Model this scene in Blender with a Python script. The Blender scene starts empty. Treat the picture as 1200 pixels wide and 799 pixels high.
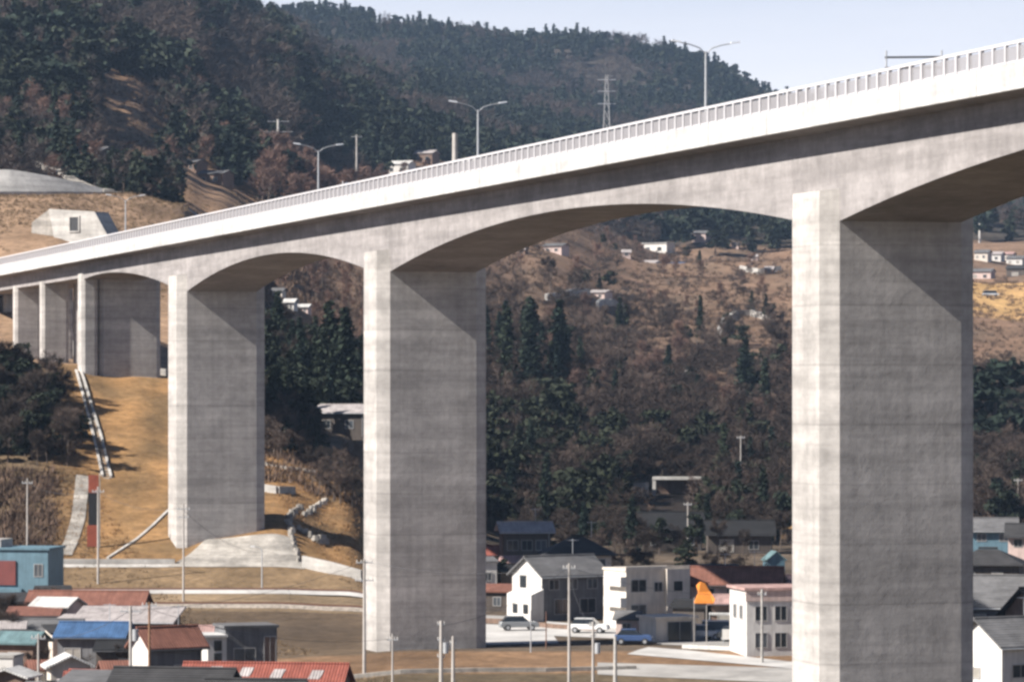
import bpy, math, random, bisect
import numpy as np
from mathutils import Vector, noise as mnoise
R = math.radians
random.seed(7); rng = np.random.default_rng(11)
scene = bpy.context.scene
col = scene.collection
F, HV, CZ = 4500.0, 449.0, 30.0            # focal length in photo pixels, eye line, eye height

# ------------------------------------------------------------------ helpers
def at(u, Y): return (u - 600.0) * Y / F
def zof(v, Y): return CZ + (HV - v) * Y / F
def pxw(n, Y): return n * Y / F             # size in metres of n photo pixels at distance Y

def link(o, parent=None):
    col.objects.link(o)
    if parent is not None: o.parent = parent
    return o
def tag(o, label, cat, group=None):
    o['label'] = label; o['category'] = cat
    if group: o['group'] = group
    return o
def empty(name, loc, rz=0.0, label=None, cat=None, group=None):
    o = bpy.data.objects.new(name, None); o.empty_display_size = .3
    o.location = loc; o.rotation_euler = (0, 0, rz); col.objects.link(o)
    if label: tag(o, label, cat, group)
    return o
def structure(o): o['kind'] = 'structure'; return o
def stuff(o): o['kind'] = 'stuff'; return o

class MB:
    def __init__(s): s.v = []; s.f = []; s.m = []; s.cur = 0
    def add(s, vs, fs):
        b = len(s.v); s.v += [tuple(p) for p in vs]
        for f in fs: s.f.append(tuple(b + i for i in f)); s.m.append(s.cur)
        return s
    def box(s, x0, x1, y0, y1, z0, z1):
        return s.add([(x0,y0,z0),(x1,y0,z0),(x1,y1,z0),(x0,y1,z0),(x0,y0,z1),(x1,y0,z1),(x1,y1,z1),(x0,y1,z1)],
              [(0,3,2,1),(4,5,6,7),(0,1,5,4),(1,2,6,5),(2,3,7,6),(3,0,4,7)])
    def prism(s, poly, z0, z1, top=None):
        n = len(poly); tp = top or poly
        vs = [(p[0],p[1],z0) for p in poly] + [(p[0],p[1],z1) for p in tp]
        fs = [tuple(range(n-1,-1,-1)), tuple(range(n,2*n))]
        fs += [(i,(i+1)%n,n+(i+1)%n,n+i) for i in range(n)]
        return s.add(vs, fs)
    def extrude(s, prof, a, b):
        """closed profile of 3D points a[i] to b[i]"""
        n = len(a)
        return s.add(list(a)+list(b), [tuple(range(n-1,-1,-1)), tuple(range(n,2*n))]+[(i,(i+1)%n,n+(i+1)%n,n+i) for i in range(n)])
    def tube(s, p, q, r0, r1=None, n=8):
        r1 = r0 if r1 is None else r1
        p = Vector(p); q = Vector(q); d = (q-p)
        if d.length < 1e-6: return s
        d.normalize(); a = d.orthogonal().normalized(); b = d.cross(a)
        vs = []
        for c, r in ((p,r0),(q,r1)):
            for i in range(n):
                t = 2*math.pi*i/n; vs.append(c + a*math.cos(t)*r + b*math.sin(t)*r)
        return s.add(vs, [tuple(range(n-1,-1,-1)), tuple(range(n,2*n))]+[(i,(i+1)%n,n+(i+1)%n,n+i) for i in range(n)])
    def path(s, pts, r, n=6):
        for p, q in zip(pts, pts[1:]): s.tube(p, q, r, r, n)
        return s
    def build(s, name, mat, parent=None, loc=None, bevel=0, smooth=False):
        me = bpy.data.meshes.new(name); me.from_pydata(s.v, [], s.f)
        for m in (mat if isinstance(mat, (list,tuple)) else [mat]): me.materials.append(m)
        if any(s.m): me.polygons.foreach_set('material_index', s.m)
        if smooth: me.polygons.foreach_set('use_smooth', [True]*len(me.polygons))
        me.update()
        o = bpy.data.objects.new(name, me); link(o, parent)
        if loc: o.location = loc
        if bevel:
            b = o.modifiers.new('bevel','BEVEL'); b.width = bevel; b.segments = 1; b.limit_method = 'ANGLE'
        return o

def tri_mesh(name, V, T, mats, midx=None, tint=None):
    """V (n,3), T (m,3) numpy to a mesh"""
    me = bpy.data.meshes.new(name)
    me.vertices.add(len(V)); me.vertices.foreach_set('co', np.asarray(V, np.float32).ravel())
    me.loops.add(len(T)*3); me.loops.foreach_set('vertex_index', np.asarray(T, np.int32).ravel())
    me.polygons.add(len(T)); me.polygons.foreach_set('loop_start', np.arange(0, len(T)*3, 3, dtype=np.int32))
    for m in mats: me.materials.append(m)
    if midx is not None: me.polygons.foreach_set('material_index', np.asarray(midx, np.int32))
    if tint is not None:
        a = me.attributes.new('tint', 'FLOAT', 'POINT'); a.data.foreach_set('value', np.asarray(tint, np.float32))
    me.update(calc_edges=True)
    return me

# ------------------------------------------------------------------ materials
def nodes(name):
    m = bpy.data.materials.new(name); m.use_nodes = True
    nt = m.node_tree; b = nt.nodes['Principled BSDF']
    return m, nt, b
def N(nt, typ, **kw):
    n = nt.nodes.new(typ)
    for k, v in kw.items(): setattr(n, k, v)
    return n
def math_n(nt, op, a, b=None, c=None):
    n = N(nt, 'ShaderNodeMath', operation=op)
    for i, x in enumerate((a, b, c)):
        if x is None: continue
        if isinstance(x, (int, float)): n.inputs[i].default_value = x
        else: nt.links.new(x, n.inputs[i])
    return n.outputs[0]
def noise_n(nt, vec, scale, detail=4, rough=.6):
    n = N(nt, 'ShaderNodeTexNoise'); n.inputs['Scale'].default_value = scale
    n.inputs['Detail'].default_value = detail; n.inputs['Roughness'].default_value = rough
    nt.links.new(vec, n.inputs['Vector']); return n.outputs['Fac']
def maprange(nt, x, a, b, c, d):
    n = N(nt, 'ShaderNodeMapRange'); nt.links.new(x, n.inputs[0])
    for i, v in enumerate((a, b, c, d)): n.inputs[i+1].default_value = v
    return n.outputs[0]
def scaled(nt, vec, s):
    n = N(nt, 'ShaderNodeMapping'); n.inputs['Scale'].default_value = s; nt.links.new(vec, n.inputs['Vector']); return n.outputs[0]
def colmul(nt, colr, fac):
    n = N(nt, 'ShaderNodeMix', data_type='RGBA', blend_type='MULTIPLY'); n.inputs[0].default_value = 1
    if isinstance(colr, tuple): n.inputs[6].default_value = (*colr, 1)
    else: nt.links.new(colr, n.inputs[6])
    c = N(nt, 'ShaderNodeCombineColor')
    for i in range(3): nt.links.new(fac, c.inputs[i])
    nt.links.new(c.outputs[0], n.inputs[7]); return n.outputs[2]

MATS = {}
def surf(name, c, rough=.75, var=.25, scale=.8, bump=.0, metal=0, stain=0.0):
    """weathered paint / plaster / sheet: base colour with two scales of dirt and run-off streaks"""
    if name in MATS: return MATS[name]
    m, nt, b = nodes(name); tc = N(nt, 'ShaderNodeTexCoord').outputs['Object']
    a = noise_n(nt, tc, scale, 5, .65); s = noise_n(nt, scaled(nt, tc, (2.2, 2.2, .18)), 1.3, 4, .6)
    f = math_n(nt, 'MULTIPLY', maprange(nt, a, .3, .7, 1-var, 1+var*.6), maprange(nt, s, .35, .7, 1+stain*.3, 1-stain))
    nt.links.new(colmul(nt, tuple(c), f), b.inputs['Base Color'])
    b.inputs['Roughness'].default_value = rough; b.inputs['Metallic'].default_value = metal
    if bump:
        bn = N(nt, 'ShaderNodeBump'); bn.inputs['Strength'].default_value = bump; bn.inputs['Distance'].default_value = .05
        nt.links.new(noise_n(nt, tc, 9, 4), bn.inputs['Height']); nt.links.new(bn.outputs[0], b.inputs['Normal'])
    MATS[name] = m; return m

def concrete(name, c, lift=3.9, var=.2, streak=.16, joint=.13):
    m, nt, b = nodes(name)
    g = N(nt, 'ShaderNodeNewGeometry').outputs['Position']
    big = noise_n(nt, g, .16, 5, .62); fine = noise_n(nt, g, 1.6, 5, .7)
    hz = noise_n(nt, scaled(nt, g, (.06, .06, 1.0)), .9, 4, .7)       # pour-to-pour tone
    vs = noise_n(nt, scaled(nt, g, (1.1, 1.1, .05)), 1.0, 5, .65)     # run-off streaks
    sep = N(nt, 'ShaderNodeSeparateXYZ'); nt.links.new(g, sep.inputs[0])
    zz = math_n(nt, 'ADD', sep.outputs[2], math_n(nt, 'MULTIPLY', fine, .12))
    fr = math_n(nt, 'FRACT', math_n(nt, 'DIVIDE', zz, lift))
    ln = math_n(nt, 'LESS_THAN', fr, .035)
    fl = math_n(nt, 'FLOOR', math_n(nt, 'DIVIDE', zz, lift))
    wn = N(nt, 'ShaderNodeTexWhiteNoise', noise_dimensions='1D'); nt.links.new(fl, wn.inputs['W'])
    fr2 = math_n(nt, 'LESS_THAN', math_n(nt, 'FRACT', math_n(nt, 'DIVIDE', zz, lift/4)), .06)
    dn = N(nt, 'ShaderNodeVectorMath', operation='DOT_PRODUCT'); nt.links.new(g, dn.inputs[0]); dn.inputs[1].default_value = (.9613, .2756, 0)
    pl = math_n(nt, 'LESS_THAN', math_n(nt, 'FRACT', math_n(nt, 'DIVIDE', math_n(nt, 'ADD', dn.outputs['Value'], math_n(nt, 'MULTIPLY', fine, .08)), 2.15)), .035)
    blot = noise_n(nt, scaled(nt, g, (.35, .35, .5)), 1.0, 6, .72)
    f = maprange(nt, big, .3, .72, 1-var, 1+var*.7)
    f = math_n(nt, 'MULTIPLY', f, maprange(nt, blot, .36, .66, 1-var*1.15, 1+var*.5))
    f = math_n(nt, 'MULTIPLY', f, maprange(nt, pl, 0, 1, 1, 1-joint*.5))
    f = math_n(nt, 'MULTIPLY', f, maprange(nt, fine, .3, .7, .88, 1.1))
    f = math_n(nt, 'MULTIPLY', f, maprange(nt, hz, .38, .64, 1-var*1.3, 1+var*.6))
    f = math_n(nt, 'MULTIPLY', f, maprange(nt, vs, .38, .72, 1+streak*.2, 1-streak))
    f = math_n(nt, 'MULTIPLY', f, maprange(nt, wn.outputs['Value'], 0, 1, .93, 1.05))
    f = math_n(nt, 'MULTIPLY', f, maprange(nt, ln, 0, 1, 1, 1-joint))
    f = math_n(nt, 'MULTIPLY', f, maprange(nt, fr2, 0, 1, 1, 1-joint*.22))
    nt.links.new(colmul(nt, tuple(c), f), b.inputs['Base Color'])
    b.inputs['Roughness'].default_value = .9; b.inputs['Specular IOR Level'].default_value = .2
    bn = N(nt, 'ShaderNodeBump'); bn.inputs['Strength'].default_value = .35; bn.inputs['Distance'].default_value = .06
    nt.links.new(fine, bn.inputs['Height']); nt.links.new(bn.outputs[0], b.inputs['Normal'])
    return m

def roofing(name, c, pitch=.24, axis=0, var=.35, rough=.8):
    """corrugated sheet or tiled courses: ribs as bump, rust and fading as tone"""
    if name in MATS: return MATS[name]
    m, nt, b = nodes(name); tc = N(nt, 'ShaderNodeTexCoord').outputs['Object']
    sep = N(nt, 'ShaderNodeSeparateXYZ'); nt.links.new(tc, sep.inputs[0])
    wv = math_n(nt, 'SINE', math_n(nt, 'MULTIPLY', sep.outputs[axis], 2*math.pi/pitch))
    a = noise_n(nt, tc, .6, 5, .7); s = noise_n(nt, scaled(nt, tc, (2.5 if axis==0 else .3, .3 if axis==0 else 2.5, .3)), 1.2, 4)
    f = math_n(nt, 'MULTIPLY', maprange(nt, a, .3, .7, 1-var, 1+var*.6), maprange(nt, s, .35, .7, 1.08, .78))
    f = math_n(nt, 'MULTIPLY', f, maprange(nt, wv, -1, 1, .88, 1.06))
    nt.links.new(colmul(nt, tuple(c), f), b.inputs['Base Color']); b.inputs['Roughness'].default_value = rough; b.inputs['Specular IOR Level'].default_value = .2
    bn = N(nt, 'ShaderNodeBump'); bn.inputs['Strength'].default_value = .45; bn.inputs['Distance'].default_value = .05
    nt.links.new(wv, bn.inputs['Height']); nt.links.new(bn.outputs[0], b.inputs['Normal'])
    MATS[name] = m; return m

def foliage(name, c, c2, merged=False, trans=.0, rough=.85):
    m, nt, b = nodes(name)
    if merged: r = N(nt, 'ShaderNodeAttribute', attribute_name='tint').outputs['Fac']
    else: r = N(nt, 'ShaderNodeObjectInfo').outputs['Random']
    isl = N(nt, 'ShaderNodeNewGeometry').outputs['Random Per Island']
    mx = N(nt, 'ShaderNodeMix', data_type='RGBA'); nt.links.new(r, mx.inputs[0])
    mx.inputs[6].default_value = (*c, 1); mx.inputs[7].default_value = (*c2, 1)
    f = maprange(nt, isl, 0, 1, .6, 1.35)
    nt.links.new(colmul(nt, mx.outputs[2], f), b.inputs['Base Color'])
    b.inputs['Roughness'].default_value = rough; b.inputs['Specular IOR Level'].default_value = .15
    return m

M = {}
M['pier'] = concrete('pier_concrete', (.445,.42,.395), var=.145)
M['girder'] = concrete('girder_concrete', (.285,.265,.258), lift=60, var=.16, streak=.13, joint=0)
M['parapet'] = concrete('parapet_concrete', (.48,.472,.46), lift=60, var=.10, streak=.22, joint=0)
M['old_conc'] = concrete('old_concrete', (.40,.37,.33), lift=2.4, var=.25, streak=.25)
M['pale_conc'] = concrete('pale_concrete', (.46,.44,.41), lift=50, var=.18, streak=.12, joint=0)
M['asphalt'] = surf('asphalt', (.07,.07,.072), .9, .3, .7, .2)
M['lot'] = surf('concrete_yard', (.42,.405,.385), .9, .28, .25, .1)
M['road'] = surf('pale_road', (.30,.285,.265), .9, .3, .3, .15)
M['ballast'] = surf('ballast', (.30,.26,.22), .95, .45, 2.5, .4)
M['steel'] = surf('galvanised_steel', (.42,.43,.44), .5, .15, 2, 0, .3)
M['railpaint'] = surf('railing_paint', (.50,.49,.50), .5, .10, 2)
def screen():
    m, nt, b = nodes('railing_mesh'); b.inputs['Base Color'].default_value = (.29,.28,.29,1); b.inputs['Alpha'].default_value = .62; b.inputs['Roughness'].default_value = .6
    return m
M['screen'] = screen()
M['rust'] = surf('rusty_steel', (.16,.08,.05), .8, .3, 3)
M['polec'] = surf('pole_concrete', (.40,.37,.34), .85, .25, 1.2, 0, 0, .2)
M['wood'] = surf('weathered_wood', (.24,.13,.07), .85, .3, 2)
M['dark'] = surf('dark_steel', (.05,.05,.055), .6, .2, 2)
M['glass'] = surf('window_glass', (.025,.03,.035), .12, .3, .5)
M['curtain'] = surf('curtained_glass', (.30,.28,.25), .2, .25, 1.5)
M['dullglass'] = surf('dull_glass', (.08,.09,.10), .15, .4, 1.0)
M['frame'] = surf('window_frame', (.35,.34,.33), .5, .1, 2)
M['white'] = surf('white_plaster', (.55,.53,.50), .8, .12, .8, .1, 0, .18)
M['cream'] = surf('cream_plaster', (.58,.52,.45), .8, .15, .8, .1, 0, .2)
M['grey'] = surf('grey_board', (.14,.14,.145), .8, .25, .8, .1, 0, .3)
M['darkw'] = surf('dark_timber_wall', (.075,.06,.05), .85, .3, .8, .1, 0, .3)
M['brownw'] = surf('brown_timber_wall', (.17,.11,.08), .85, .3, .8, .1, 0, .3)
M['pinkw'] = surf('pink_plaster', (.52,.40,.36), .8, .15, .8, .1, 0, .2)
M['bluew'] = surf('pale_blue_wall', (.10,.18,.225), .7, .2, .8, .0, 0, .2)
M['greenw'] = surf('green_sheet', (.06,.12,.10), .7, .25, 1)
M['maroon'] = surf('maroon_shutter', (.16,.04,.035), .6, .2, 1)
M['orange'] = surf('orange_cloth', (.80,.27,.04), .8, .2, .8)
M['redpaint'] = surf('red_paint', (.34,.085,.045), .7, .25, .8)
M['blackpaint'] = surf('black_paint', (.02,.02,.022), .6, .2, .8)
M['signblue'] = surf('sign_blue_grey', (.42,.50,.62), .5, .1, .8)
M['bulb'] = surf('lamp_glass', (.75,.76,.78), .3, .05, 2)
M['r_red'] = roofing('red_sheet_roof', (.24,.075,.055))
M['r_brown'] = roofing('brown_sheet_roof', (.20,.09,.065))
M['r_grey'] = roofing('grey_tile_roof', (.13,.128,.13), .3, 1)
M['r_dark'] = roofing('dark_tile_roof', (.042,.041,.042), .3, 1)
M['r_black'] = roofing('tarred_roof', (.02,.02,.021), .3, 1)
M['r_blue'] = roofing('blue_sheet_roof', (.05,.105,.21))
M['r_pale'] = roofing('pale_sheet_roof', (.36,.325,.315))
M['r_pink'] = roofing('faded_pink_roof', (.40,.26,.235))
M['r_white'] = roofing('white_sheet_roof', (.52,.51,.49))
M['r_teal'] = roofing('teal_sheet_roof', (.12,.19,.20))
M['bark'] = surf('bark', (.10,.075,.06), .95, .3, 3)
M['bark_pale'] = surf('pale_bark', (.24,.20,.165), .95, .3, 3)
M['twig'] = foliage('brown_twigs', (.072,.053,.043), (.11,.080,.066))
M['twig_red'] = foliage('russet_twigs', (.16,.095,.072), (.125,.08,.066))
M['twig_dark'] = foliage('dark_twigs', (.036,.028,.024), (.056,.042,.034))
M['cedar'] = foliage('cedar_needles', (.014,.024,.019), (.026,.034,.020))
M['pine'] = foliage('pine_needles', (.013,.021,.015), (.028,.032,.019))
M['dry'] = foliage('dry_grass_blades', (.27,.155,.07), (.19,.115,.058), True)
M['withered'] = foliage('withered_blades', (.21,.145,.085), (.13,.092,.056), True)
M['scrub'] = foliage('dry_scrub', (.14,.092,.065), (.085,.06,.045), True)
M['f_twig'] = foliage('distant_bare_crowns', (.082,.060,.050), (.045,.039,.038), True)
M['f_pine'] = foliage('distant_evergreen_crowns', (.016,.026,.020), (.034,.040,.026), True)

# ------------------------------------------------------------------ terrain
front = [(-600,-2),(0,-4),(60,-9),(150,-20),(250,-26.5),(330,-26.8)]
lf = front + [(364,-26),(412,-25.3),(418,-24.5),(443,-24),(454,-21.3)]
rt = front + [(344,-25.8),(364,-25.3),(440,-25.3)]
PROF = {
 -2600: lf+[(470,-16),(530,2),(800,40),(1500,170),(2000,205),(3000,230),(3600,215),(6000,120),(12000,40)],
 -300: lf+[(470,-16),(487,-10),(530,2),(600,4),(650,15),(700,28),(760,37),(800,40),(1100,96),(1500,170),(2000,205),(3000,230),(3600,215),(6000,120),(12000,40)],
 60: lf+[(470,-17),(487,-11),(530,2),(600,4),(650,15),(700,28),(760,37),(800,40),(1000,70),(1100,90),(1500,170),(2000,210),(3000,230),(3600,215),(6000,120),(12000,40)],
 150: lf+[(470,-17.5),(500,-8),(535,1.5),(560,2.4),(600,4),(650,13),(720,28),(780,38),(830,41),(900,48),(1000,63),(1100,82),(1500,160),(2000,208),(3000,240),(3600,215),(6000,120),(12000,40)],
 210: lf+[(470,-17.2),(500,-9),(535,.8),(560,1.6),(600,3),(650,13),(720,26),(780,36),(830,39),(900,45),(1000,57),(1100,73),(1500,156),(2000,207),(3000,250),(3600,215),(6000,120),(12000,40)],
 250: lf+[(460,-18.8),(470,-16.5),(520,-9),(600,0),(700,12),(800,31),(900,42),(1000,53),(1100,66),(1300,98),(1600,152),(2000,206),(3000,262),(3600,220),(6000,120),(12000,40)],
 320: lf+[(460,-18.2),(470,-16),(520,-11),(600,-3),(700,8),(850,28),(900,35),(1000,47),(1100,59),(1200,72),(1600,138),(2000,184),(2400,190),(3000,274),(3600,225),(6000,120),(12000,40)],
 400: front+[(364,-25.7),(412,-25.3),(418,-24.8),(440,-24.4),(454,-22),(470,-19),(520,-13),(600,-6),(700,4),(850,20),(1000,38),(1200,62),(1300,68),(1600,115),(2000,158),(2400,178),(3000,278),(3600,225),(6000,120),(12000,40)],
 480: rt+[(560,-25),(600,-20),(700,-8),(850,16),(1000,38),(1200,62),(1350,76),(1450,84),(2000,142),(2500,190),(3000,274),(3600,225),(6000,120),(12000,40)],
 620: rt+[(600,-25),(650,-20),(800,0),(1000,27),(1200,50),(1400,68),(2000,120),(2500,175),(3000,262),(3600,222),(6000,120),(12000,40)],
 780: rt+[(610,-25.3),(700,-17),(850,-3),(1000,14),(1200,36),(1500,58),(2000,100),(2500,165),(3000,255),(3600,215),(6000,110),(12000,40)],
 930: rt+[(620,-25.3),(700,-18),(850,-4),(1000,13),(1200,35),(1500,55),(2000,95),(2500,145),(3000,222),(3600,190),(6000,100),(12000,40)],
 1200: rt+[(640,-25.5),(700,-21),(900,-6),(1100,16),(1300,36),(1500,55),(2000,85),(2500,120),(3000,180),(3600,150),(6000,90),(12000,40)],
 3800: rt+[(640,-25.5),(700,-21),(900,-6),(1100,14),(1500,45),(2000,70),(3000,130),(3600,110),(6000,80),(12000,40)],
}
PU = sorted(PROF); PZ = {u: ([p[0] for p in PROF[u]], [p[1] for p in PROF[u]]) for u in PU}
def prof(u, Y): return float(np.interp(Y, *PZ[u]))
def uof(X, Y): return 600 + F*X/max(Y, 300.0)
def H(X, Y):
    u = min(max(uof(X, Y), PU[0]), PU[-1]); i = min(bisect.bisect_right(PU, u), len(PU)-1)
    a, b = PU[i-1], PU[i]; t = (u-a)/(b-a); t = t*t*(3-2*t)
    z = prof(a, Y)*(1-t) + prof(b, Y)*t
    k = min(max((Y-600)/500, 0), 1)
    if k > 0:
        z += k*(mnoise.fractal(Vector((X/160, Y/160, 1.7)), 1.0, 2.0, 4)*(3+Y/260) + mnoise.noise(Vector((X/35, Y/35, 5)))*1.4)
    return CZ + z
def G(u, Y): return H(at(u, Y), Y)
def P(u, Y, dz=0.0): return Vector((at(u, Y), Y, G(u, Y)+dz))

def lerp(a, b, t): return tuple(x+(y-x)*t for x, y in zip(a, b))
def gcol(u, Y, X):
    n = mnoise.noise(Vector((X/14, Y/22, 3))); n2 = mnoise.noise(Vector((X/5, Y/8, 9)))
    if Y < 344: c = lerp((.06,.05,.033), (.13,.095,.06), min(max(.5+n,0),1))
    elif Y < 364: c = lerp((.15,.095,.058), (.23,.14,.08), min(max(.5+n+n2*.5,0),1))
    elif u < 470 and Y < 417: c = lerp((.075,.055,.038), (.12,.085,.055), .5+n)
    elif u < 470 and Y < 443: c = (.20,.145,.09)
    elif u < 470 and Y < 454: c = lerp((.145,.10,.058), (.19,.13,.075), .5+n)
    elif u < 470 and Y < 560:
        w = min(max((u-40)/60, 0), 1); o = lerp((.15,.098,.05), (.27,.155,.068), min(max(.62+n2*1.1,0),1))
        c = lerp((.115,.082,.05), o, w)
    elif u < 700 and Y < 820 and u < 300: c = lerp((.19,.125,.08), (.27,.18,.115), .5+n)
    elif Y < 620: c = lerp((.06,.047,.036), (.13,.098,.07), .5+n+n2*.4)
    elif 880 < u < 960 and 590 < Y < 690: c = (.30,.19,.09)
    elif 1115 < u < 1600 and 1075 < Y < 1260: c = lerp((.46,.29,.12), (.36,.22,.10), .5+n)
    elif Y < 760 and 300 < u < 950: c = lerp((.016,.013,.012), (.034,.026,.021), .5+n)  # floor darkened here and upslope: dense wood's shade put into the cover colour
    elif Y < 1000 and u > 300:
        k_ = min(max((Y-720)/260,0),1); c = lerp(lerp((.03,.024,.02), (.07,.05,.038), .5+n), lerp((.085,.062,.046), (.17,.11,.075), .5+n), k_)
    elif Y < 1500 and u > 430: c = lerp((.20,.125,.082), (.12,.085,.06), .5+n*.8)
    elif 128 < u < 430 and Y < 1130: c = lerp((.27,.17,.10), (.20,.13,.085), .5+n)
    else: c = lerp((.035,.032,.028), (.06,.048,.038), .5+n)
    return c

def ground():
    us = sorted(set([-4000,-2600,-2000,-1500,-1100,-800,-600,-450]+list(range(-350,1560,10))+[1600,1700,1850,2000,2300,2700,3200,3800,5000]))
    ys = list(range(-600,300,60))+list(range(300,324,8))
    ys += list(range(324,562,2)); y = 562.0
    while y < 3700: ys.append(y); y += 5 + (y-562)*.008
    ys += [3900,4300,5000,6000,7500,9500,12000]
    ys = sorted(set(ys))
    V = np.zeros((len(ys)*len(us), 3), np.float32); C = np.ones((len(V), 4), np.float32); k = 0
    for Y in ys:
        for u in us:
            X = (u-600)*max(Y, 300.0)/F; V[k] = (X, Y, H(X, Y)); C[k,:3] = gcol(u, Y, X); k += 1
    n = len(us); T = []
    for j in range(len(ys)-1):
        a = np.arange(n-1)+j*n
        T.append(np.stack([a, a+1, a+n+1], 1)); T.append(np.stack([a, a+n+1, a+n], 1))
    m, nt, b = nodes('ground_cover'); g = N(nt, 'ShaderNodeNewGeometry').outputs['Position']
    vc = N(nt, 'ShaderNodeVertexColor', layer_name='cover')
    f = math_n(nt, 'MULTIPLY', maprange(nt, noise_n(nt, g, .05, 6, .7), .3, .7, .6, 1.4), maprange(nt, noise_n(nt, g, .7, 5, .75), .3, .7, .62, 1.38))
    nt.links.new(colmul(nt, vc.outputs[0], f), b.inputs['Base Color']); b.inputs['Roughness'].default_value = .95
    b.inputs['Specular IOR Level'].default_value = .1
    bn = N(nt, 'ShaderNodeBump'); bn.inputs['Strength'].default_value = .6; bn.inputs['Distance'].default_value = .3
    nt.links.new(noise_n(nt, g, 1.1, 6, .75), bn.inputs['Height']); nt.links.new(bn.outputs[0], b.inputs['Normal'])
    me = tri_mesh('ground', V, np.concatenate(T), [m])
    ca = me.color_attributes.new('cover', 'FLOAT_COLOR', 'POINT'); ca.data.foreach_set('color', C.ravel())
    me.polygons.foreach_set('use_smooth', np.ones(len(me.polygons), bool))
    structure(link(bpy.data.objects.new('ground', me)))
ground()

def drape(name, corners, mat, off=.05, nx=24, ny=12, thick=0):
    """a ground sheet over four (u, Y) corners: near-left, near-right, far-right, far-left"""
    a, b, c, d = corners; m = MB(); vs = []
    for j in range(ny+1):
        for i in range(nx+1):
            s, t = i/nx, j/ny
            u = (a[0]*(1-s)+b[0]*s)*(1-t)+(d[0]*(1-s)+c[0]*s)*t; Y = (a[1]*(1-s)+b[1]*s)*(1-t)+(d[1]*(1-s)+c[1]*s)*t
            vs.append(P(u, Y, off))
    m.add(vs, [(j*(nx+1)+i, j*(nx+1)+i+1, (j+1)*(nx+1)+i+1, (j+1)*(nx+1)+i) for j in range(ny) for i in range(nx)])
    return m.build(name, mat)
def strip(name, pts, width, mat, off=.06):
    """a path draped along (u, Y) points"""
    m = MB(); W = [P(u, Y) for u, Y in pts]; fine = []
    for p, q in zip(W, W[1:]):
        k = max(1, int((q-p).length/2.0)); fine += [p.lerp(q, i/k) for i in range(k)]
    fine.append(W[-1]); vs = []
    for i, p in enumerate(fine):
        t = fine[min(i+1, len(fine)-1)]-fine[max(i-1, 0)]; s = Vector((-t.y, t.x, 0)).normalized()
        for k in (-1, -.33, .33, 1):
            q = p + s*width/2*k; vs.append((q.x, q.y, H(q.x, q.y)+off))
    m.add(vs, [(4*i+k, 4*i+k+1, 4*i+k+5, 4*i+k+4) for i in range(len(fine)-1) for k in range(3)])
    return m.build(name, mat)
def wall_along(mb, pts, h, t=.4, below=1.0, up=0.0):
    """a free-standing or retaining wall body following the ground along (u, Y) points"""
    fine = []
    W = [P(u, Y) for u, Y in pts]
    for p, q in zip(W, W[1:]):
        k = max(1, int((q-p).length/3)); fine += [p.lerp(q, i/k) for i in range(k)]
    fine.append(W[-1])
    for p, q in zip(fine, fine[1:]):
        d = Vector((q.x-p.x, q.y-p.y, 0)).normalized(); s = Vector((-d.y, d.x, 0))*t/2
        zp, zq = H(p.x, p.y)+up, H(q.x, q.y)+up
        A = [Vector((p.x, p.y, zp-below))-s, Vector((p.x, p.y, zp-below))+s, Vector((p.x, p.y, zp+h))+s, Vector((p.x, p.y, zp+h))-s]
        B = [Vector((q.x, q.y, zq-below))-s, Vector((q.x, q.y, zq-below))+s, Vector((q.x, q.y, zq+h))+s, Vector((q.x, q.y, zq+h))-s]
        mb.extrude(None, A, B)
    return mb

# ------------------------------------------------------------------ the viaduct
TH = math.atan(1290/4500); cT, sT = math.cos(TH), math.sin(TH)
D2 = Vector((-sT, cT, 0)); N2 = Vector((cT, sT, 0))      # along the bridge (away), across it (away from the sun)
KW = 418000.0
def sY(Y): return (Y-249.73)/cT                            # distance along the web line from pier 1
B0 = Vector((at(984, 249.73), 249.73, CZ))
def B(s, n, h): return B0 + D2*s + N2*n + Vector((0, 0, h))
def su(u): return sY(KW/(u+690))
S1, S2, S3, S4 = 0.0, su(457), su(219), su(98)
S0 = S1-(S2-S1)*.98; Sm1 = S0-90
SA, SB = su(51), su(19.5); SE = su(-15)
T, W, CH = 6.5, 8.5, 1.15
via = empty('viaduct', B(S2, W/2, -25), 0, 'tall grey concrete viaduct on slab piers striding across the valley with a white parapet', 'viaduct')

def soffit_knots():
    ks = []
    def span(a, b, ha, hb, hm, k=26, tm=.5):
        for i in range(k+1):
            t = i/k; s = a+(b-a)*t
            if t <= tm: h = hm-(hm-ha)*((tm-t)/tm)**2
            else: h = hm-(hm-hb)*((t-tm)/(1-tm))**2
            ks.append((s, h))
    span(Sm1+T, S0, 10.6, 10.6, 14.0); span(S0+T, S1, 10.6, 10.55, 14.25)
    span(S1+T, S2, 10.7, 10.6, 14.0); span(S2+T, S3, 10.7, 11.0, 13.95); span(S3+T, S4, 11.4, 14.35, 14.75, 26, .78)
    span(S4+3, SE+60, 14.6, 14.6, 14.6, 4)
    return ks
ks = soffit_knots(); HT = 16.5
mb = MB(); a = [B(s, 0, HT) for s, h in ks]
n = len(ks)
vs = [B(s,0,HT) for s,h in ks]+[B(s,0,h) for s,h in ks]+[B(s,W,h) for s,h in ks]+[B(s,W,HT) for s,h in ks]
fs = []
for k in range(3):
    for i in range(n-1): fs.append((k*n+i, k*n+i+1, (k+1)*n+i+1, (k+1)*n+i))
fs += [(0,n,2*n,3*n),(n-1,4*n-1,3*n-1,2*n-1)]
mb.add(vs, fs); mb.build('box_girder', M['girder'], via).matrix_parent_inverse = via.matrix_world.inverted()
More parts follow.
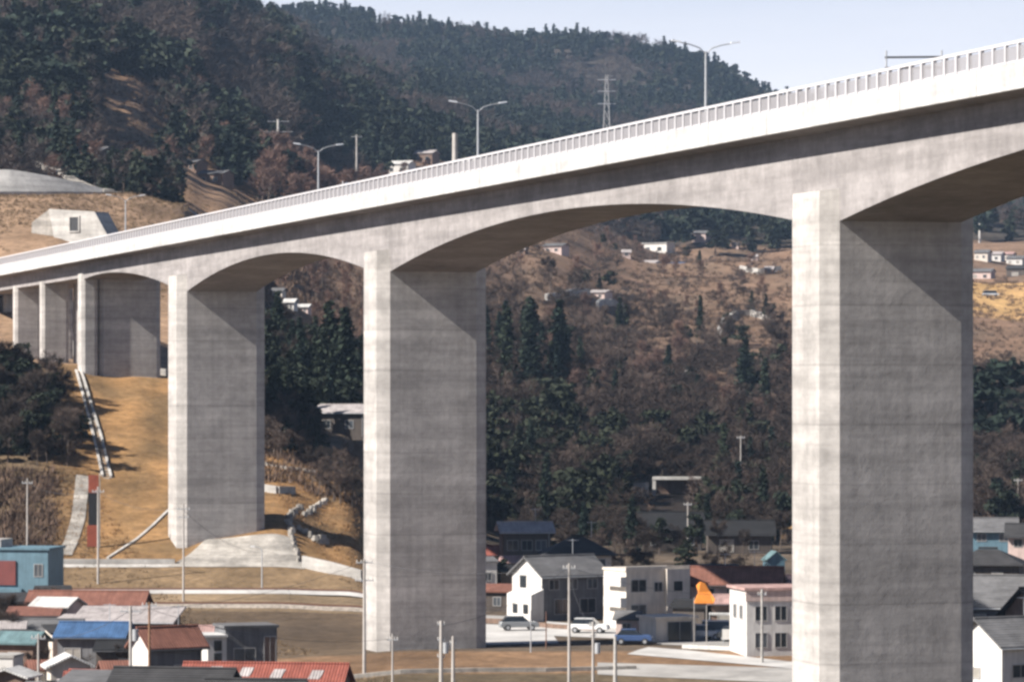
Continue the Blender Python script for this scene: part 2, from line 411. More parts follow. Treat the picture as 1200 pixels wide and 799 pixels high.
def vpart(m, name, mat, parent=via, **k):
    o = m.build(name, mat, parent, **k)
    o.matrix_parent_inverse.identity()
    if parent is via: o.location = -via.location
    return o
via_objs = [o for o in bpy.data.objects if o.name.startswith('box_girder')]
for o in via_objs: o.matrix_parent_inverse.identity(); o.location = -via.location
OH = 2.0
def longi(prof, s0, s1, step=12.0):
    m = MB(); k = max(1, int((s1-s0)/step)); prev = None
    for i in range(k): m.extrude(None, [B(s0+(s1-s0)*i/k, n_, h) for n_, h in prof], [B(s0+(s1-s0)*(i+1)/k, n_, h) for n_, h in prof])
    return m
SS, SF = Sm1, SE+60
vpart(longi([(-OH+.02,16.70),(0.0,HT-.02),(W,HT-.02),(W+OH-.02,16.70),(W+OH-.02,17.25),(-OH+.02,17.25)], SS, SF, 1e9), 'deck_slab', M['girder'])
vpart(longi([(-OH+.5,17.254),(W+OH-.5,17.254),(W+OH-.5,17.32),(-OH+.5,17.32)], SS, SF, 1e9), 'carriageway', M['asphalt'])
for n0, n1, o in ((-OH-.06, -OH+.36, 0), (W+OH-.36, W+OH+.06, 1)):
    m = MB(); s = SS
    while s < SF:                                       # cast in bays with open joints
        e = min(s+11.9, SF)
        m.extrude(None, [B(s, n_, h) for n_, h in ((n0,16.62),(n1,16.62),(n1,18.13),(n0,18.13))], [B(e, n_, h) for n_, h in ((n0,16.62),(n1,16.62),(n1,18.13),(n0,18.13))]); s += 11.96
    vpart(m, 'parapet', M['parapet'])
# railings: rails as a part, every post near enough to be told apart a sub-part
pm = MB(); pm.box(-.12,.12,-.12,.12,0,1.22); pm.box(-.17,.17,-.17,.17,0,.06)
post_me = None
for n_, near in ((-OH+.15, True), (W+OH-.15, False)):
    m = MB()
    for hz, r in ((1.18,.085),(.10,.045)):
        m.extrude(None, [B(SS, n_+a_, 18.13+hz+b_) for a_, b_ in ((-r,-r),(r,-r),(r,r),(-r,r))], [B(SF, n_+a_, 18.13+hz+b_) for a_, b_ in ((-r,-r),(r,-r),(r,r),(-r,r))])
    rail = vpart(m, 'railing', M['railpaint'])
    sc_ = MB(); sc_.extrude(None, [B(SS, n_+a_, 18.25+b_) for a_, b_ in ((-.02,0),(.02,0),(.02,.85),(-.02,.85))], [B(SF, n_+a_, 18.25+b_) for a_, b_ in ((-.02,0),(.02,0),(.02,.85),(-.02,.85))])
    sm = sc_.build('mesh_screen', M['screen'], rail)
    rest = MB(); s = SS+.9; cnt = 0
    while s < SF:
        p = B(s, n_, 18.13)
        if near and -29 < s < 150 and cnt < 99:
            if post_me is None:
                o = pm.build('post', M['railpaint'], rail); post_me = o.data
            else: o = link(bpy.data.objects.new('post', post_me), rail)
            o.location = p; o.rotation_euler = (0, 0, TH); cnt += 1
        else:
            rest.extrude(None, [p+D2*a_+N2*b_ for a_, b_ in ((-.09,-.09),(.09,-.09),(.09,.09),(-.09,.09))], [p+D2*a_+N2*b_+Vector((0,0,1.22)) for a_, b_ in ((-.09,-.09),(.09,-.09),(.09,.09),(-.09,.09))])
        s += 1.8
    o = rest.build('railing_posts', M['railpaint'], rail); stuff(o)
# piers: octagonal wall shafts whose end faces stand proud of the girder and finish in a sloped cap
def pier(s0, hl, hr, base, T=T, W=W, c=CH, cap=2.4, n0=0.0):
    m = MB(); zt = max(hl, hr)+.4
    e = c*.62
    oc = [(0,n0),(e,n0-c),(T-e,n0-c),(T,n0),(T,n0+W),(T-e,n0+W+c),(e,n0+W+c),(0,n0+W)]
    bt = [B(s0+a, b, base) for a, b in oc]; tp = [B(s0+a, b, min(hl, hr)+.0) for a, b in oc]
    m.extrude(None, bt, tp)
    # end pilasters, rising past the springing
    for sg, nn in ((-1, n0), (1, n0+W)):
        h0 = min(hl, hr)+.004
        q = [B(s0+.02, nn+sg*.004, h0), B(s0+e, nn+sg*c, h0), B(s0+T-e, nn+sg*c, h0), B(s0+T-.02, nn+sg*.004, h0)]
        up = [B(s0+.06, nn+sg*.004, h0+cap-.3), B(s0+e+.03, nn+sg*c*.97, h0+cap-.42), B(s0+T-e-.03, nn+sg*c*.97, h0+cap-.42), B(s0+T-.06, nn+sg*.004, h0+cap-.3)]
        if sg < 0: q = q[::-1]; up = up[::-1]
        m.extrude(None, q, up)
    # hidden core up into the box
    m.extrude(None, [B(s0+a, b, min(hl,hr)+.004) for a, b in ((.02,n0+.02),(T-.02,n0+.02),(T-.02,n0+W-.02),(.02,n0+W-.02))], [B(s0+a, b, zt) for a, b in ((.02,n0+.02),(T-.02,n0+.02),(T-.02,n0+W-.02),(.02,n0+W-.02))])
    return vpart(m, 'pier', M['pier'])
pier(Sm1, 10.6, 10.6, -30); pier(S0, 10.6, 10.6, -34); pier(S1, 10.55, 10.7, -31); pier(S2, 10.6, 10.7, -30)
pier(S3, 11.0, 11.3, -26)
pier(S4, 14.35, 14.6, -6, T=3.4, W=1.3, c=.5, cap=1.2, n0=0.2)
pier(S4+.5, 14.3, 14.3, -6, T=3.0, W=7.4, c=.6, cap=.6, n0=2.9)
for s in (SA, SB, SE+14, SE+44):
    for n0 in (.2, 5.2): pier(s, 14.55, 14.55, -6, T=2.4, W=3.1, c=.45, cap=.8, n0=n0)

# lamps along the deck centre
def deck_lamp(s, label):
    o = empty('street_lamp', B(s, 4.25, 17.32), TH, label, 'street lamp', 'twin-armed lamps along the viaduct')
    m = MB(); m.tube((0,0,0),(0,0,7.6),.13,.075,10); m.build('pole', M['steel'], o)
    m = MB(); m.box(-.22,.22,-.22,.22,0,.25); m.build('base_plate', M['steel'], o)
    for sg in (-1, 1):
        m = MB(); pts = [(0,0,7.4),(sg*.5,0,7.85),(sg*1.2,0,8.08),(sg*2.1,0,8.25)]; m.path(pts, .045); m.build('arm', M['steel'], o)
        m = MB(); m.add([(sg*1.95,-.13,8.2),(sg*2.75,-.09,8.32),(sg*2.75,.09,8.32),(sg*1.95,.13,8.2),(sg*2.0,-.1,8.34),(sg*2.7,-.07,8.42),(sg*2.7,.07,8.42),(sg*2.0,.1,8.34)],
              [(0,3,2,1),(4,5,6,7),(0,1,5,4),(1,2,6,5),(2,3,7,6),(3,0,4,7)]); m.build('lamp_head', M['bulb'], o)
Kc = KW*(89.3+4.25)/89.3
for u, lab in ((827,'tall twin-armed street lamp on the viaduct, against the sky above the tallest arch'),
               (560,'twin-armed street lamp on the viaduct, beside the thick grey deck post'),
               (373,'slim street lamp on the viaduct in front of the russet trees'),
               (147,'street lamp on the viaduct near the concrete portal building')):
    Y = Kc/(u+690); deck_lamp((Y-(B0+N2*4.25).y)/cT, lab)
def deck_s(u, n): 
    K = KW*(89.3+n)/89.3; return (K/(u+690)-(B0+N2*n).y)/cT
o = empty('deck_post', B(deck_s(533, 8), 8, 17.32), TH, 'thick grey-brown post with a flanged foot on the viaduct', 'post')
m = MB(); m.tube((0,0,0),(0,0,6.9),.30,.26,10); m.build('shaft', M['polec'], o)
m = MB(); m.box(-.5,.5,-.5,.5,0,.35); m.build('foot', M['polec'], o)
o = empty('road_sign', B(deck_s(413, 6), 6, 17.32), TH, 'blue-grey road sign panel on pale posts on the viaduct', 'road sign')
for x in (-1.05, .95): m = MB(); m.tube((x,0,0),(x,0,3.9),.07,n=8); m.build('post', M['railpaint'], o)
m = MB(); m.box(-.85,.8,-.05,.05,2.2,3.75); m.build('panel', M['signblue'], o, bevel=.03)
o = empty('sign_gantry', B(deck_s(1069, 5), 5, 17.32), R(-6), 'slender dark sign gantry frame above the white railing, against the sky', 'sign gantry')
for x in (-1.7, 1.9): m = MB(); m.tube((x,0,0),(x,0,4.4),.06,n=8); m.build('post', M['steel'], o)
for z in (3.9, 3.2): m = MB(); m.box(-1.8,2.0,-.05,.05,z,z+.13); m.build('crossbar', M['dark'], o)

# ------------------------------------------------------------------ ground works on the left bank
m = MB(); wall_along(m, [(-120,454),(60,454),(150,454),(205,454)], .55, .5, 1.5); wall_along(m, [(355,453.5),(424,450)], 1.35, .5, 1.5)
o = m.build('retaining_wall', M['pale_conc']); tag(o, 'low pale retaining wall running along the foot of the orange grass slope', 'wall')
structure(drape('paved_bank', [(196,452.5),(357,452.5),(345,460.5),(240,460.5)], M['old_conc'], .07, 40, 10))
structure(strip('path', [(205,453),(120,453),(60,453)], 1.2, M['pale_conc'], .05))
m = MB(); wall_along(m, [(126,456),(160,464),(200,476)], .18, .35, .3)
o = m.build('drain_channel', M['pale_conc']); tag(o, 'thin pale concrete channel slanting across the orange grass beside a pier foot', 'drain')
# the long steps between two pale stringers
o = empty('hillside_steps', P(112, 500), 0, 'steep concrete steps between two pale kerbs climbing the slope to the viaduct', 'steps')
def rel(mb, name, mat, parent, **k):
    ob = mb.build(name, mat, parent, **k); ob.location = -parent.location; return ob
for pts in ([(130,487),(118,503),(104,520),(95,531)], [(120,487),(109,503),(97,520),(89,531)]):
    m = MB(); wall_along(m, pts, .30, .30, .4); rel(m, 'kerb', M['pale_conc'], o)
m = MB()
for i in range(46):
    t = i/45; Y = 487+44*t; uu = float(np.interp(Y, [487,503,520,531], [125,113.5,100.5,92])); p = P(uu, Y)
    m.box(p.x-.42, p.x+.42, p.y-.5, p.y+.5, p.z-.5, p.z-.02)
rel(m, 'treads', M['old_conc'], o)
structure(strip('path', [(76,457),(84,463),(92,472),(95,480),(97,486)], 1.7, M['old_conc'], .12))
o = empty('banded_board', P(108, 460.5), R(8), 'tall narrow board banded red, black and red standing by the curved path', 'board')
hb = pxw(84, 460)
for i, (z0, z1, mt) in enumerate(((0,.30,'redpaint'),(.30,.75,'blackpaint'),(.75,1,'redpaint'))):
    m = MB(); m.box(-.6+.15*(i>0), .75, -.08, .08, z0*hb+.1, z1*hb+.097); m.build('band', M[mt], o)
m = MB(); m.tube((.9,0,-.3),(.9,0,hb+.3),.07); m.build('post', M['polec'], o)
# broken steps and low walls right of the paved bank
def rubble(mb, pts, h, t):
    W = [P(u, Y) for u, Y in pts]; fine = []
    for p, q in zip(W, W[1:]):
        k = max(2, int((q-p).length/.8)); fine += [p.lerp(q, i/k) for i in range(k)]
    for p in fine:
        for lay in range(max(1, int(h/.45))):
            c = Vector((p.x+random.gauss(0,.15), p.y+random.gauss(0,.2), H(p.x,p.y)+lay*.42)); r = random.uniform(.3,.55)
            n_ = 6; a0 = random.random()*6; lo = [(c.x+math.cos(a0+i)*r*random.uniform(.8,1.15), c.y+math.sin(a0+i)*r*.8*random.uniform(.8,1.15)) for i in [j*6.283/n_ for j in range(n_)]]
            mb.prism(lo, c.z-.25, c.z+random.uniform(.3,.5), [(c.x+(x-c.x)*.72, c.y+(y-c.y)*.72) for x, y in lo])
def low_wall(pts, h, t, lab, mat='pale_conc', rub=False):
    m = MB()
    if rub: rubble(m, pts, h, t)
    else: wall_along(m, pts, h, t, .6)
    if rub: mat = 'old_conc'
    o = m.build('low_wall', M[mat]); tag(o, lab, 'wall'); return o
low_wall([(350,455),(340,462),(338,470),(352,484)], .8, .9, 'stepped pale wall winding up the bank beside the paved slope', rub=True)
low_wall([(352,466),(368,464),(384,467)], 1.2, .6, 'short pale wall lying across the bank below the brown trees', rub=True)
low_wall([(356,478),(370,490),(384,500)], .8, .8, 'pale rubble wall climbing to the brown trees between two piers', rub=True)
low_wall([(300,492),(325,490),(344,494)], .9, .6, 'pale terrace wall half hidden by a pier, lower of two')
low_wall([(300,520),(335,516),(372,522)], .7, .5, 'pale terrace wall half hidden by a pier, upper of two', rub=True)
low_wall([(138,541),(165,540),(205,538)], .9, .5, 'pale ledge wall at the foot of the wide end pier')
low_wall([(360,343),(470,343),(560,344),(640,344),(745,346)], .35, .5, 'long low kerb wall in front of the middle pier foot', 'old_conc')
# railway on the left: two ballast beds with rails
for Yb, lab in ((441, 'railway track on the upper pale bed below the retaining wall'), (420, 'railway track on the lower pale bed beside the dark field')):
    t = empty('railway_track', P(300, Yb), 0, lab, 'railway track')
    m = MB(); vs = []; us = list(range(-60, 441, 10))
    for u in us:
        for dy, dz in ((-1.5,.0),(-1.1,.38),(1.1,.38),(1.5,.0)):
            vs.append((at(u,Yb), Yb+dy, G(u,Yb)+dz))
    m.add(vs, [(4*i+k, 4*i+4+k, 4*i+5+k, 4*i+1+k) for i in range(len(us)-1) for k in range(3)]); rel(m, 'ballast_bed', M['lot'] if Yb > 430 else M['ballast'], t)
    for dy in (-.53, .53):
        m = MB()
        for u, u2 in zip(us, us[1:]):
            A = [Vector((at(u,Yb), Yb+dy+a_, G(u,Yb)+.40+b_)) for a_, b_ in ((-.04,0),(.04,0),(.04,.15),(-.04,.15))]
            Bq = [Vector((at(u2,Yb), Yb+dy+a_, G(u2,Yb)+.40+b_)) for a_, b_ in ((-.04,0),(.04,0),(.04,.15),(-.04,.15))]
            m.extrude(None, A, Bq)
        rel(m, 'rail', M['rust'], t)
# yards and roads on the right bank
structure(drape('yard', [(556,371),(655,374),(640,400),(556,404)], M['lot'], .05))
structure(drape('yard', [(640,385),(765,378),(740,396),(640,408)], M['lot'], .055))
structure(drape('yard', [(556,408),(645,408),(610,416),(556,420)], M['road'], .045))
structure(drape('road', [(700,342),(960,336),(960,346),(700,352)], M['road'], .05))
structure(drape('road', [(735,360),(935,346),(935,352),(760,368)], M['lot'], .056))
structure(drape('car_park', [(770,372),(900,366),(885,390),(770,392)], M['road'], .05))
structure(drape('road', [(1130,330),(1300,330),(1300,338),(1130,338)], M['road'], .05))
o = MB(); o.box(0, pxw(200,400), -.2, .2, -.6, .35)
m = MB(); wall_along(m, [(560,406.5),(600,404),(650,396),(700,392)], .5, .3, .4); tag(m.build('yard_kerb', M['brownw']), 'dark kerb edging the white concrete yard behind the middle pier', 'kerb')

# ------------------------------------------------------------------ houses
FOOT = []
def window(parent, face, w, d, x, z, ww, hh, door=False):
    """a pane set in a frame on one face of a w x d body"""
    a, b = MB(), MB(); t = .07; y = -d/2
    bars = [(x-ww/2-t,x+ww/2+t,z-t,z),(x-ww/2-t,x+ww/2+t,z+hh,z+hh+t),(x-ww/2-t,x-ww/2,z,z+hh),(x+ww/2,x+ww/2+t,z,z+hh),(x-.025,x+.025,z,z+hh)]
    for x0,x1,z0,z1 in bars: b.box(x0,x1,y-.07,y-.004,z0,z1)
    a.box(x-ww/2,x+ww/2,y-.03,y-.006,z,z+hh)
    ang = {'f':0,'l':-math.pi/2,'r':math.pi/2,'b':math.pi}[face]
    if face in 'lr':
        for q in (a, b): q.v = [(p[0], p[1]+d/2-w/2, p[2]) for p in q.v]
    c, s = math.cos(ang), math.sin(ang)
    for q in (a, b): q.v = [(p[0]*c-p[1]*s, p[0]*s+p[1]*c, p[2]) for p in q.v]
    o = a.build('door' if door else 'window', M['brownw'] if door else M[random.choice(('glass','glass','curtain','dullglass'))], parent); b.build('frame', M['frame'], o)
def roof_mesh(w, d, h, rise, o, kind, axis, th=.16):
    m = MB()
    if kind == 'flat':
        m.box(-w/2-o, w/2+o, -d/2-o, d/2+o, h+.004, h+.25)
    elif kind == 'shed':
        x, y = w/2+o, d/2+o
        m.add([(-x,-y,h-.05),(x,-y,h-.05),(x,y,h+rise),(-x,y,h+rise),(-x,-y,h-.05+th),(x,-y,h-.05+th),(x,y,h+rise+th),(-x,y,h+rise+th)],
              [(0,3,2,1),(4,5,6,7),(0,1,5,4),(1,2,6,5),(2,3,7,6),(3,0,4,7)])
    elif kind == 'gable':
        L, S = (w, d) if axis == 'x' else (d, w); k = rise/(S/2)
        for sg in (-1, 1):
            y0 = sg*(S/2+o); z0 = h-k*o
            q = [(-L/2-o,0,h+rise),(L/2+o,0,h+rise),(L/2+o,y0,z0),(-L/2-o,y0,z0)]
            q = q + [(a,b,c+th) for a,b,c in q]
            if sg > 0: q = [q[i] for i in (1,0,3,2,5,4,7,6)]
            if axis == 'y': q = [(-b,a,c) for a,b,c in q]
            m.add(q, [(0,1,2,3),(7,6,5,4),(0,4,5,1),(1,5,6,2),(2,6,7,3),(3,7,4,0)])
    elif kind == 'hip':
        x, y = w/2+o, d/2+o; r = max(x-y, .2) if w >= d else 0; ry = max(y-x, 0.2) if d > w else 0
        z0 = h-.05
        vs = [(-x,-y,z0),(x,-y,z0),(x,y,z0),(-x,y,z0),(-x,-y,z0+th),(x,-y,z0+th),(x,y,z0+th),(-x,y,z0+th),(-r,-ry,h+rise),(r,ry,h+rise)]
        if w >= d: f = [(4,5,9,8),(5,6,9),(6,7,8,9),(7,4,8)]
        else: f = [(4,5,8),(5,6,9,8),(6,7,9),(7,4,8,9)]
        m.add(vs, [(0,3,2,1),(0,1,5,4),(1,2,6,5),(2,3,7,6),(3,0,4,7)]+f)
    return m
def house(name, label, cat, u, Y, yaw, w, d, h, wall, roof, kind='gable', rise=1.2, o=.45, axis='x', wins=(), base=None, extra=None, group=None, th=.16, see=True):
    z = base if base is not None else min(G(u, Y), H(at(u,Y), Y+d))-.05
    e = empty(name, (at(u,Y), Y, z), R(yaw), label, cat, group)
    FOOT.append((at(u,Y), Y, max(w, d)*.62+1.0, see))
    m = MB(); m.box(-w/2, w/2, -d/2, d/2, -.8, h)
    if kind == 'gable':
        L, S = (w, d) if axis == 'x' else (d, w)
        q = [(-L/2,-S/2,h+.002),(-L/2,S/2,h+.002),(-L/2,0,h+rise-.01),(L/2,-S/2,h+.002),(L/2,S/2,h+.002),(L/2,0,h+rise-.01)]
        if axis == 'y': q = [(-b,a,c) for a,b,c in q]
        m.add(q, [(0,2,1),(3,4,5),(0,1,4,3),(1,2,5,4),(2,0,3,5)])
    if kind == 'shed':
        m.add([(-w/2,-d/2,h+.002),(w/2,-d/2,h+.002),(w/2,d/2,h+.002),(-w/2,d/2,h+.002),(w/2,d/2,h+rise-.1),(-w/2,d/2,h+rise-.1)], [(0,1,4,5),(0,5,3),(1,2,4),(2,3,5,4),(0,3,2,1)])
    m.build('wall', M[wall], e)
    rf = roof_mesh(w, d, h, rise, o, kind, axis, th).build('roof', M[roof], e)
    if kind in ('gable','hip') and w > 4:
        L = (w if axis == 'x' else d)/2+o if kind == 'gable' else max(w/2-d/2, .3)
        rc = MB(); p, q = ((-L,0,h+rise+th),(L,0,h+rise+th)) if axis == 'x' else ((0,-L,h+rise+th),(0,L,h+rise+th))
        rc.tube(p, q, .13, n=6); rc.build('ridge_cap', M[roof], rf)
    for wd in wins:
        face, x, zz, ww, hh = wd[:5]; dd = (d if face in 'fb' else d); window(e, face, w, d, x, zz, ww, hh, len(wd) > 5)
    if Y < 620 and w > 4 and kind in ('gable','shed') and axis == 'x':
        k = rise/(d/2) if kind == 'gable' else 0; yy = -d/2-o-.05; zz = h-k*o-.02 if kind == 'gable' else h-.02
        g_ = MB(); g_.tube((-w/2-o+.05,yy,zz),(w/2+o-.05,yy,zz),.07,n=6); g_.tube((w/2-.2,yy,zz),(w/2-.2,-d/2-.07,zz-.35),.04,n=6); g_.tube((w/2-.2,-d/2-.07,zz-.35),(w/2-.2,-d/2-.07,-.2),.04,n=6); g_.build('gutter', M['dark'] if roof not in ('r_pale','r_grey') else M['steel'], e)
    if Y < 500 and w > 4.6 and h > 2.9 and cat == 'house':
        top = h+(rise if kind in ('gable','hip') else .2); g_ = MB(); x_ = w*.22
        g_.tube((x_,0,top-.1),(x_,0,top+1.9),.035,n=6)
        for q in range(5): g_.tube((x_-.55,-.42+q*.2,top+1.75),(x_+.55,-.42+q*.2,top+1.75),.016,n=4)
        g_.tube((x_,-.5,top+1.75),(x_,.5,top+1.75),.022,n=4); g_.build('aerial', M['steel'], e)
    if extra: extra(e)
    return e
def rowwins(face, xs, zs, ww=1.2, hh=1.1): return [(face, x, z, ww, hh) for x in xs for z in zs]

# -- middle village, between the two tallest piers
house('hut','small hut with a red roof tucked behind the middle pier','hut',572,492,10,4.2,4,3.4,'white','r_red',rise=.9,wins=[('f',0,1,1.2,1)])
house('outbuilding','narrow white outbuilding at the edge of the middle pier below the red roof hut','outbuilding',569,468,12,2.2,3,3.6,'white','r_grey','shed',.4,.2,wins=[('f',0,1.4,.8,.9)])
def lower_roof(e):
    m = MB(); m.add([(-4.0,-4.6,2.6),(3.6,-4.6,2.6),(3.2,-2.5,3.4),(-3.4,-2.5,3.4),(-4.0,-4.6,2.72),(3.6,-4.6,2.72),(3.2,-2.5,3.55),(-3.4,-2.5,3.55)],
          [(0,3,2,1),(4,5,6,7),(0,1,5,4),(1,2,6,5),(2,3,7,6),(3,0,4,7)]); m.build('porch_roof', M['r_pink'], e)
    for x in (-3.6,-.2,3.1): q = MB(); q.tube((x,-4.3,-.6),(x,-4.3,2.65),.09); q.build('porch_post', M['white'], e)
house('two_storey_house','two-storey house with a pale blue-grey roof above a faded pink porch roof','house',615,488,6,6.0,5,6.6,'darkw','r_pale','gable',.9,.6,'x',rowwins('f',(-1.8,0,1.8),(4.2,),1.3,1.2)+rowwins('f',(-2,1.5),(.9,),1.5,1.2),extra=lower_roof)
house('hip_roof_house','house with a dark brown hipped roof over cream walls behind the grey-roofed house','house',677,466,4,7.6,6,4.6,'cream','r_dark','hip',2.1,.8,'x',rowwins('f',(-2.4,0,2.4),(3.0,),1.3,1.1))
def gable_wing(e):
    m = MB(); m.add([(-4.16,-2.8,-.8),(-4.16,2.8,-.8),(-4.16,2.8,5.0),(-4.16,0,6.66),(-4.16,-2.8,5.0),(-4.104,-2.8,-.8),(-4.104,2.8,-.8),(-4.104,2.8,5.0),(-4.104,0,6.66),(-4.104,-2.8,5.0)],[(4,3,2,1,0),(5,6,7,8,9),(0,1,6,5),(1,2,7,6),(2,3,8,7),(3,4,9,8),(4,0,5,9)]); m.build('gable_wall', M['white'], e)  # white panel over the grey body: sunlit gable end put into the colour
    q = MB(); q.box(-4.22,-4.165,.1,1.3,3.4,4.8); w_ = q.build('window', M['glass'], e); q = MB(); q.box(-4.24,-4.222,.0,1.4,4.804,4.9); q.box(-4.24,-4.222,.0,1.4,3.3,3.396); q.build('frame', M['frame'], w_)
    m = MB(); m.box(-5.8,-4.164,-3.2,1.4,-.8,2.9); m.add([(-5.8,-3.2,2.902),(-5.8,1.4,2.902),(-4.164,1.4,2.902),(-4.164,-3.2,2.902),(-4.164,-3.2,3.5),(-4.164,1.4,3.5)],[(0,3,4),(1,5,2),(0,4,5,1),(2,5,4,3),(0,1,2,3)]); w = m.build('lean_to', M['white'], e)
    for y in (-2.2,-.2):
        q = MB(); q.box(-5.86,-5.804,y-.45,y+.45,.9,1.9); q.build('window', M['glass'], e)
house('gabled_house','white gabled house with a grey tile roof and long shaded side of small windows','house',655,413,34,8.2,5.6,5.0,'grey','r_grey','gable',1.7,.5,'x',rowwins('f',(-2.6,-.2,2.4),(3.4,),1.2,1.0)+rowwins('f',(-1.5,1.8),(.8,),2.0,1.5)+[],extra=gable_wing)  # grey body colour carries the shade on the long side
def balconies(e):
    for z in (0.9, 3.05, 5.2):
        m = MB(); m.box(-4.35,-3.654,-2.6,1.2,z-.75,z+.25); m.build('balcony', M['white'], e)
    m = MB(); m.box(.9,3.6,-2.95,-2.504,-.8,6.2); m.build('stair_bay', M['cream'], e)
    for z in (1.3,3.9): q = MB(); q.box(1.7,2.7,-2.99,-2.954,z,z+1.0); q.build('window', M['glass'], e)
    m = MB(); m.box(-3.75,3.75,-2.65,-2.5,6.254,6.5); m.build('roof_edge', M['cream'], e)
house('apartment_block','cream flat-roofed apartment block with white balconies on its sunny side','apartment block',757,399,26,7.3,5,6.0,'cream','cream','flat',0,.12,'x',rowwins('f',(-2.2,),(1.3,3.9),1.7,1.2)+rowwins('f',(0.1,),(3.9,),.9,.9)+rowwins('r',(-1,1),(3.9,1.3),1.1,1.1),extra=balconies)
house('garage','open-fronted garage with a thin cream roof beside the cream apartment block','garage',782,378,24,4.3,3.8,2.3,'cream','cream','flat',0,.25,'x',[('f',.4,0.0,2.6,2.0)])
house('red_roof_house','long house with a faded red-brown roof behind the orange banner','house',862,402,-6,9.0,6,4.6,'pinkw','r_brown','gable',1.4,.6,'x',rowwins('f',(-2.8,0,2.8),(2.9,.8),1.4,1.1))
def canopy(e):
    m = MB(); m.box(-3.0,1.6,-5.2,-3.004,2.0,2.14); m.build('awning', M['r_white'], e)
    for x in (-2.9,1.5): q = MB(); q.tube((x,-5.1,-.5),(x,-5.1,2.0),.05); q.build('awning_post', M['steel'], e)
house('shop_house','low shop with a pale awning behind the parked cars','shop',866,392,-4,5.6,4,2.9,'brownw','r_pink','shed',.7,.4,'x',[('f',-1,.5,2.2,1.5)],extra=canopy)
def pinkband(e):
    m = MB(); m.box(-5.1,5.1,-3.12,-3.004,5.1,6.2); m.build('fascia', M['pinkw'], e)
house('white_house','white two-storey house with a pink fascia half hidden by the tallest pier','house',925,362,12,10,6,6.1,'white','r_pink','flat',0,.25,'x',rowwins('f',(-3.6,-1.7,.6,2.6),(3.3,.8),1.1,1.3)+rowwins('l',(-1,1.2),(3.4,),.9,1.2),extra=pinkband)
house('long_shed','long dark shed with a dull grey roof at the edge of the wood','shed',866,572,0,9.5,6,3.2,'darkw','r_black','gable',1.6,.6,'x',[('f',-2,.4,2,1.8),('f',2,.8,1.4,1.2)],see=False)
house('dark_house','dark timber house with a tarred roof under the trees behind the apartment block','house',785,585,4,9.0,7,3.6,'darkw','r_black','gable',2.0,.7,'x',rowwins('f',(-2.6,2.6),(.9,),1.3,1.2),see=False)
house('teal_shed','narrow shed with a teal metal side among the dark bushes by the tallest pier','shed',907,475,10,2.2,2.4,3.6,'bluew','r_teal','gable',.9,.2,'y',[('f',0,.6,.8,1.6)])
# open concrete frame and its neighbour at the wood's edge
e = empty('concrete_frame', P(795,672), R(-4), 'open pale concrete frame of a flat-roofed store at the foot of the bare wood', 'store')
bz = 3.1; wx = pxw(28,672)
m = MB(); m.box(-wx-.3,wx+.3,-2.3,2.3,bz-.45,bz); m.build('roof_slab', M['pale_conc'], e)
for x in (-wx, wx):
    m = MB(); m.box(x-.28,x+.28,-2.2,-1.7,-2,bz-.454); m.build('pillar', M['pale_conc'], e)
    m = MB(); m.box(x-.28,x+.28,1.7,2.2,-2,bz-.454); m.build('pillar', M['pale_conc'], e)
m = MB(); m.box(-wx+.3,wx-.3,1.2,1.5,-2,bz-.456); m.build('back_wall', M['brownw'], e)
FOOT.append((at(795,672),672,6,True))
house('store_hut','small pale block hut beside the open concrete frame','hut',749,668,-15,2.8,2.6,2.4,'cream','r_dark','flat',0,.2,'x',[('f',.2,.8,.8,.8)])
o = empty('water_tank', P(889,655), 0, 'round white tank shining on the slope beside the tallest pier', 'tank')
m = MB(); q = 10
for i in range(5): m.tube((0,0,.5+.35*i),(0,0,.85+.35*i),(1.0,1.15,1.2,1.1,.8)[i],(1.15,1.2,1.1,.8,.25)[i],14)
m.build('tank', M['white'], o, smooth=True)
for x in (-.7,.7): m = MB(); m.tube((x,0,-.6),(x,0,.6),.08); m.build('leg', M['steel'], o)

# -- right of the tallest pier
house('white_side_house','white house with a dark window band and a broad grey roof beside the tallest pier','house',1184,322,30,6.6,6.4,5.2,'white','r_grey','gable',1.9,.5,'x',[('f',-1.4,2.5,1.6,1.0),('f',1.5,2.5,1.6,1.0),('l',-.9,2.3,2.2,.8)])
house('grey_roof_house','low house under a wide plain grey roof behind the white house by the tallest pier','house',1182,392,-8,11,8,3.0,'grey','r_grey','gable',2.6,.6,'x',rowwins('f',(-3,0,3),(.9,),1.5,1.1))
house('brown_roof_house','house with a brown-grey roof and dark eaves at the right edge of the village','house',1236,372,28,7.0,6.5,3.2,'brownw','r_dark','gable',2.3,.7,'x',rowwins('f',(-2,1.5),(.9,),1.3,1.1))
house('awning_shop','low shop with an orange-red front panel at the bottom right corner','shop',1192,296,-12,4.6,3.4,2.9,'pinkw','r_white','flat',0,.3,'x',[('f',-1.5,.3,1.3,1.7)])
house('blue_wall_house','pale blue-walled house far back between the grey roofs and the wood','house',1163,560,-6,6.5,5,4.3,'bluew','r_grey','gable',1.4,.6,'x',rowwins('f',(-1.6,1.6),(2.6,),1.2,1.0))
house('pink_wall_house','pink-walled house with a dark roof far back at the right edge of the picture','house',1204,545,-10,5.2,5,4.0,'pinkw','r_dark','gable',1.4,.6,'x',rowwins('f',(-1.2,1.2),(2.4,),1.1,1.0))
house('dark_roof_house','dark-roofed house in the shade between the grey roof and the pale blue house','house',1158,480,-14,8.4,6,2.8,'darkw','r_dark','hip',1.9,.7,'x',rowwins('f',(-2,1.5),(.8,),1.3,1.1))
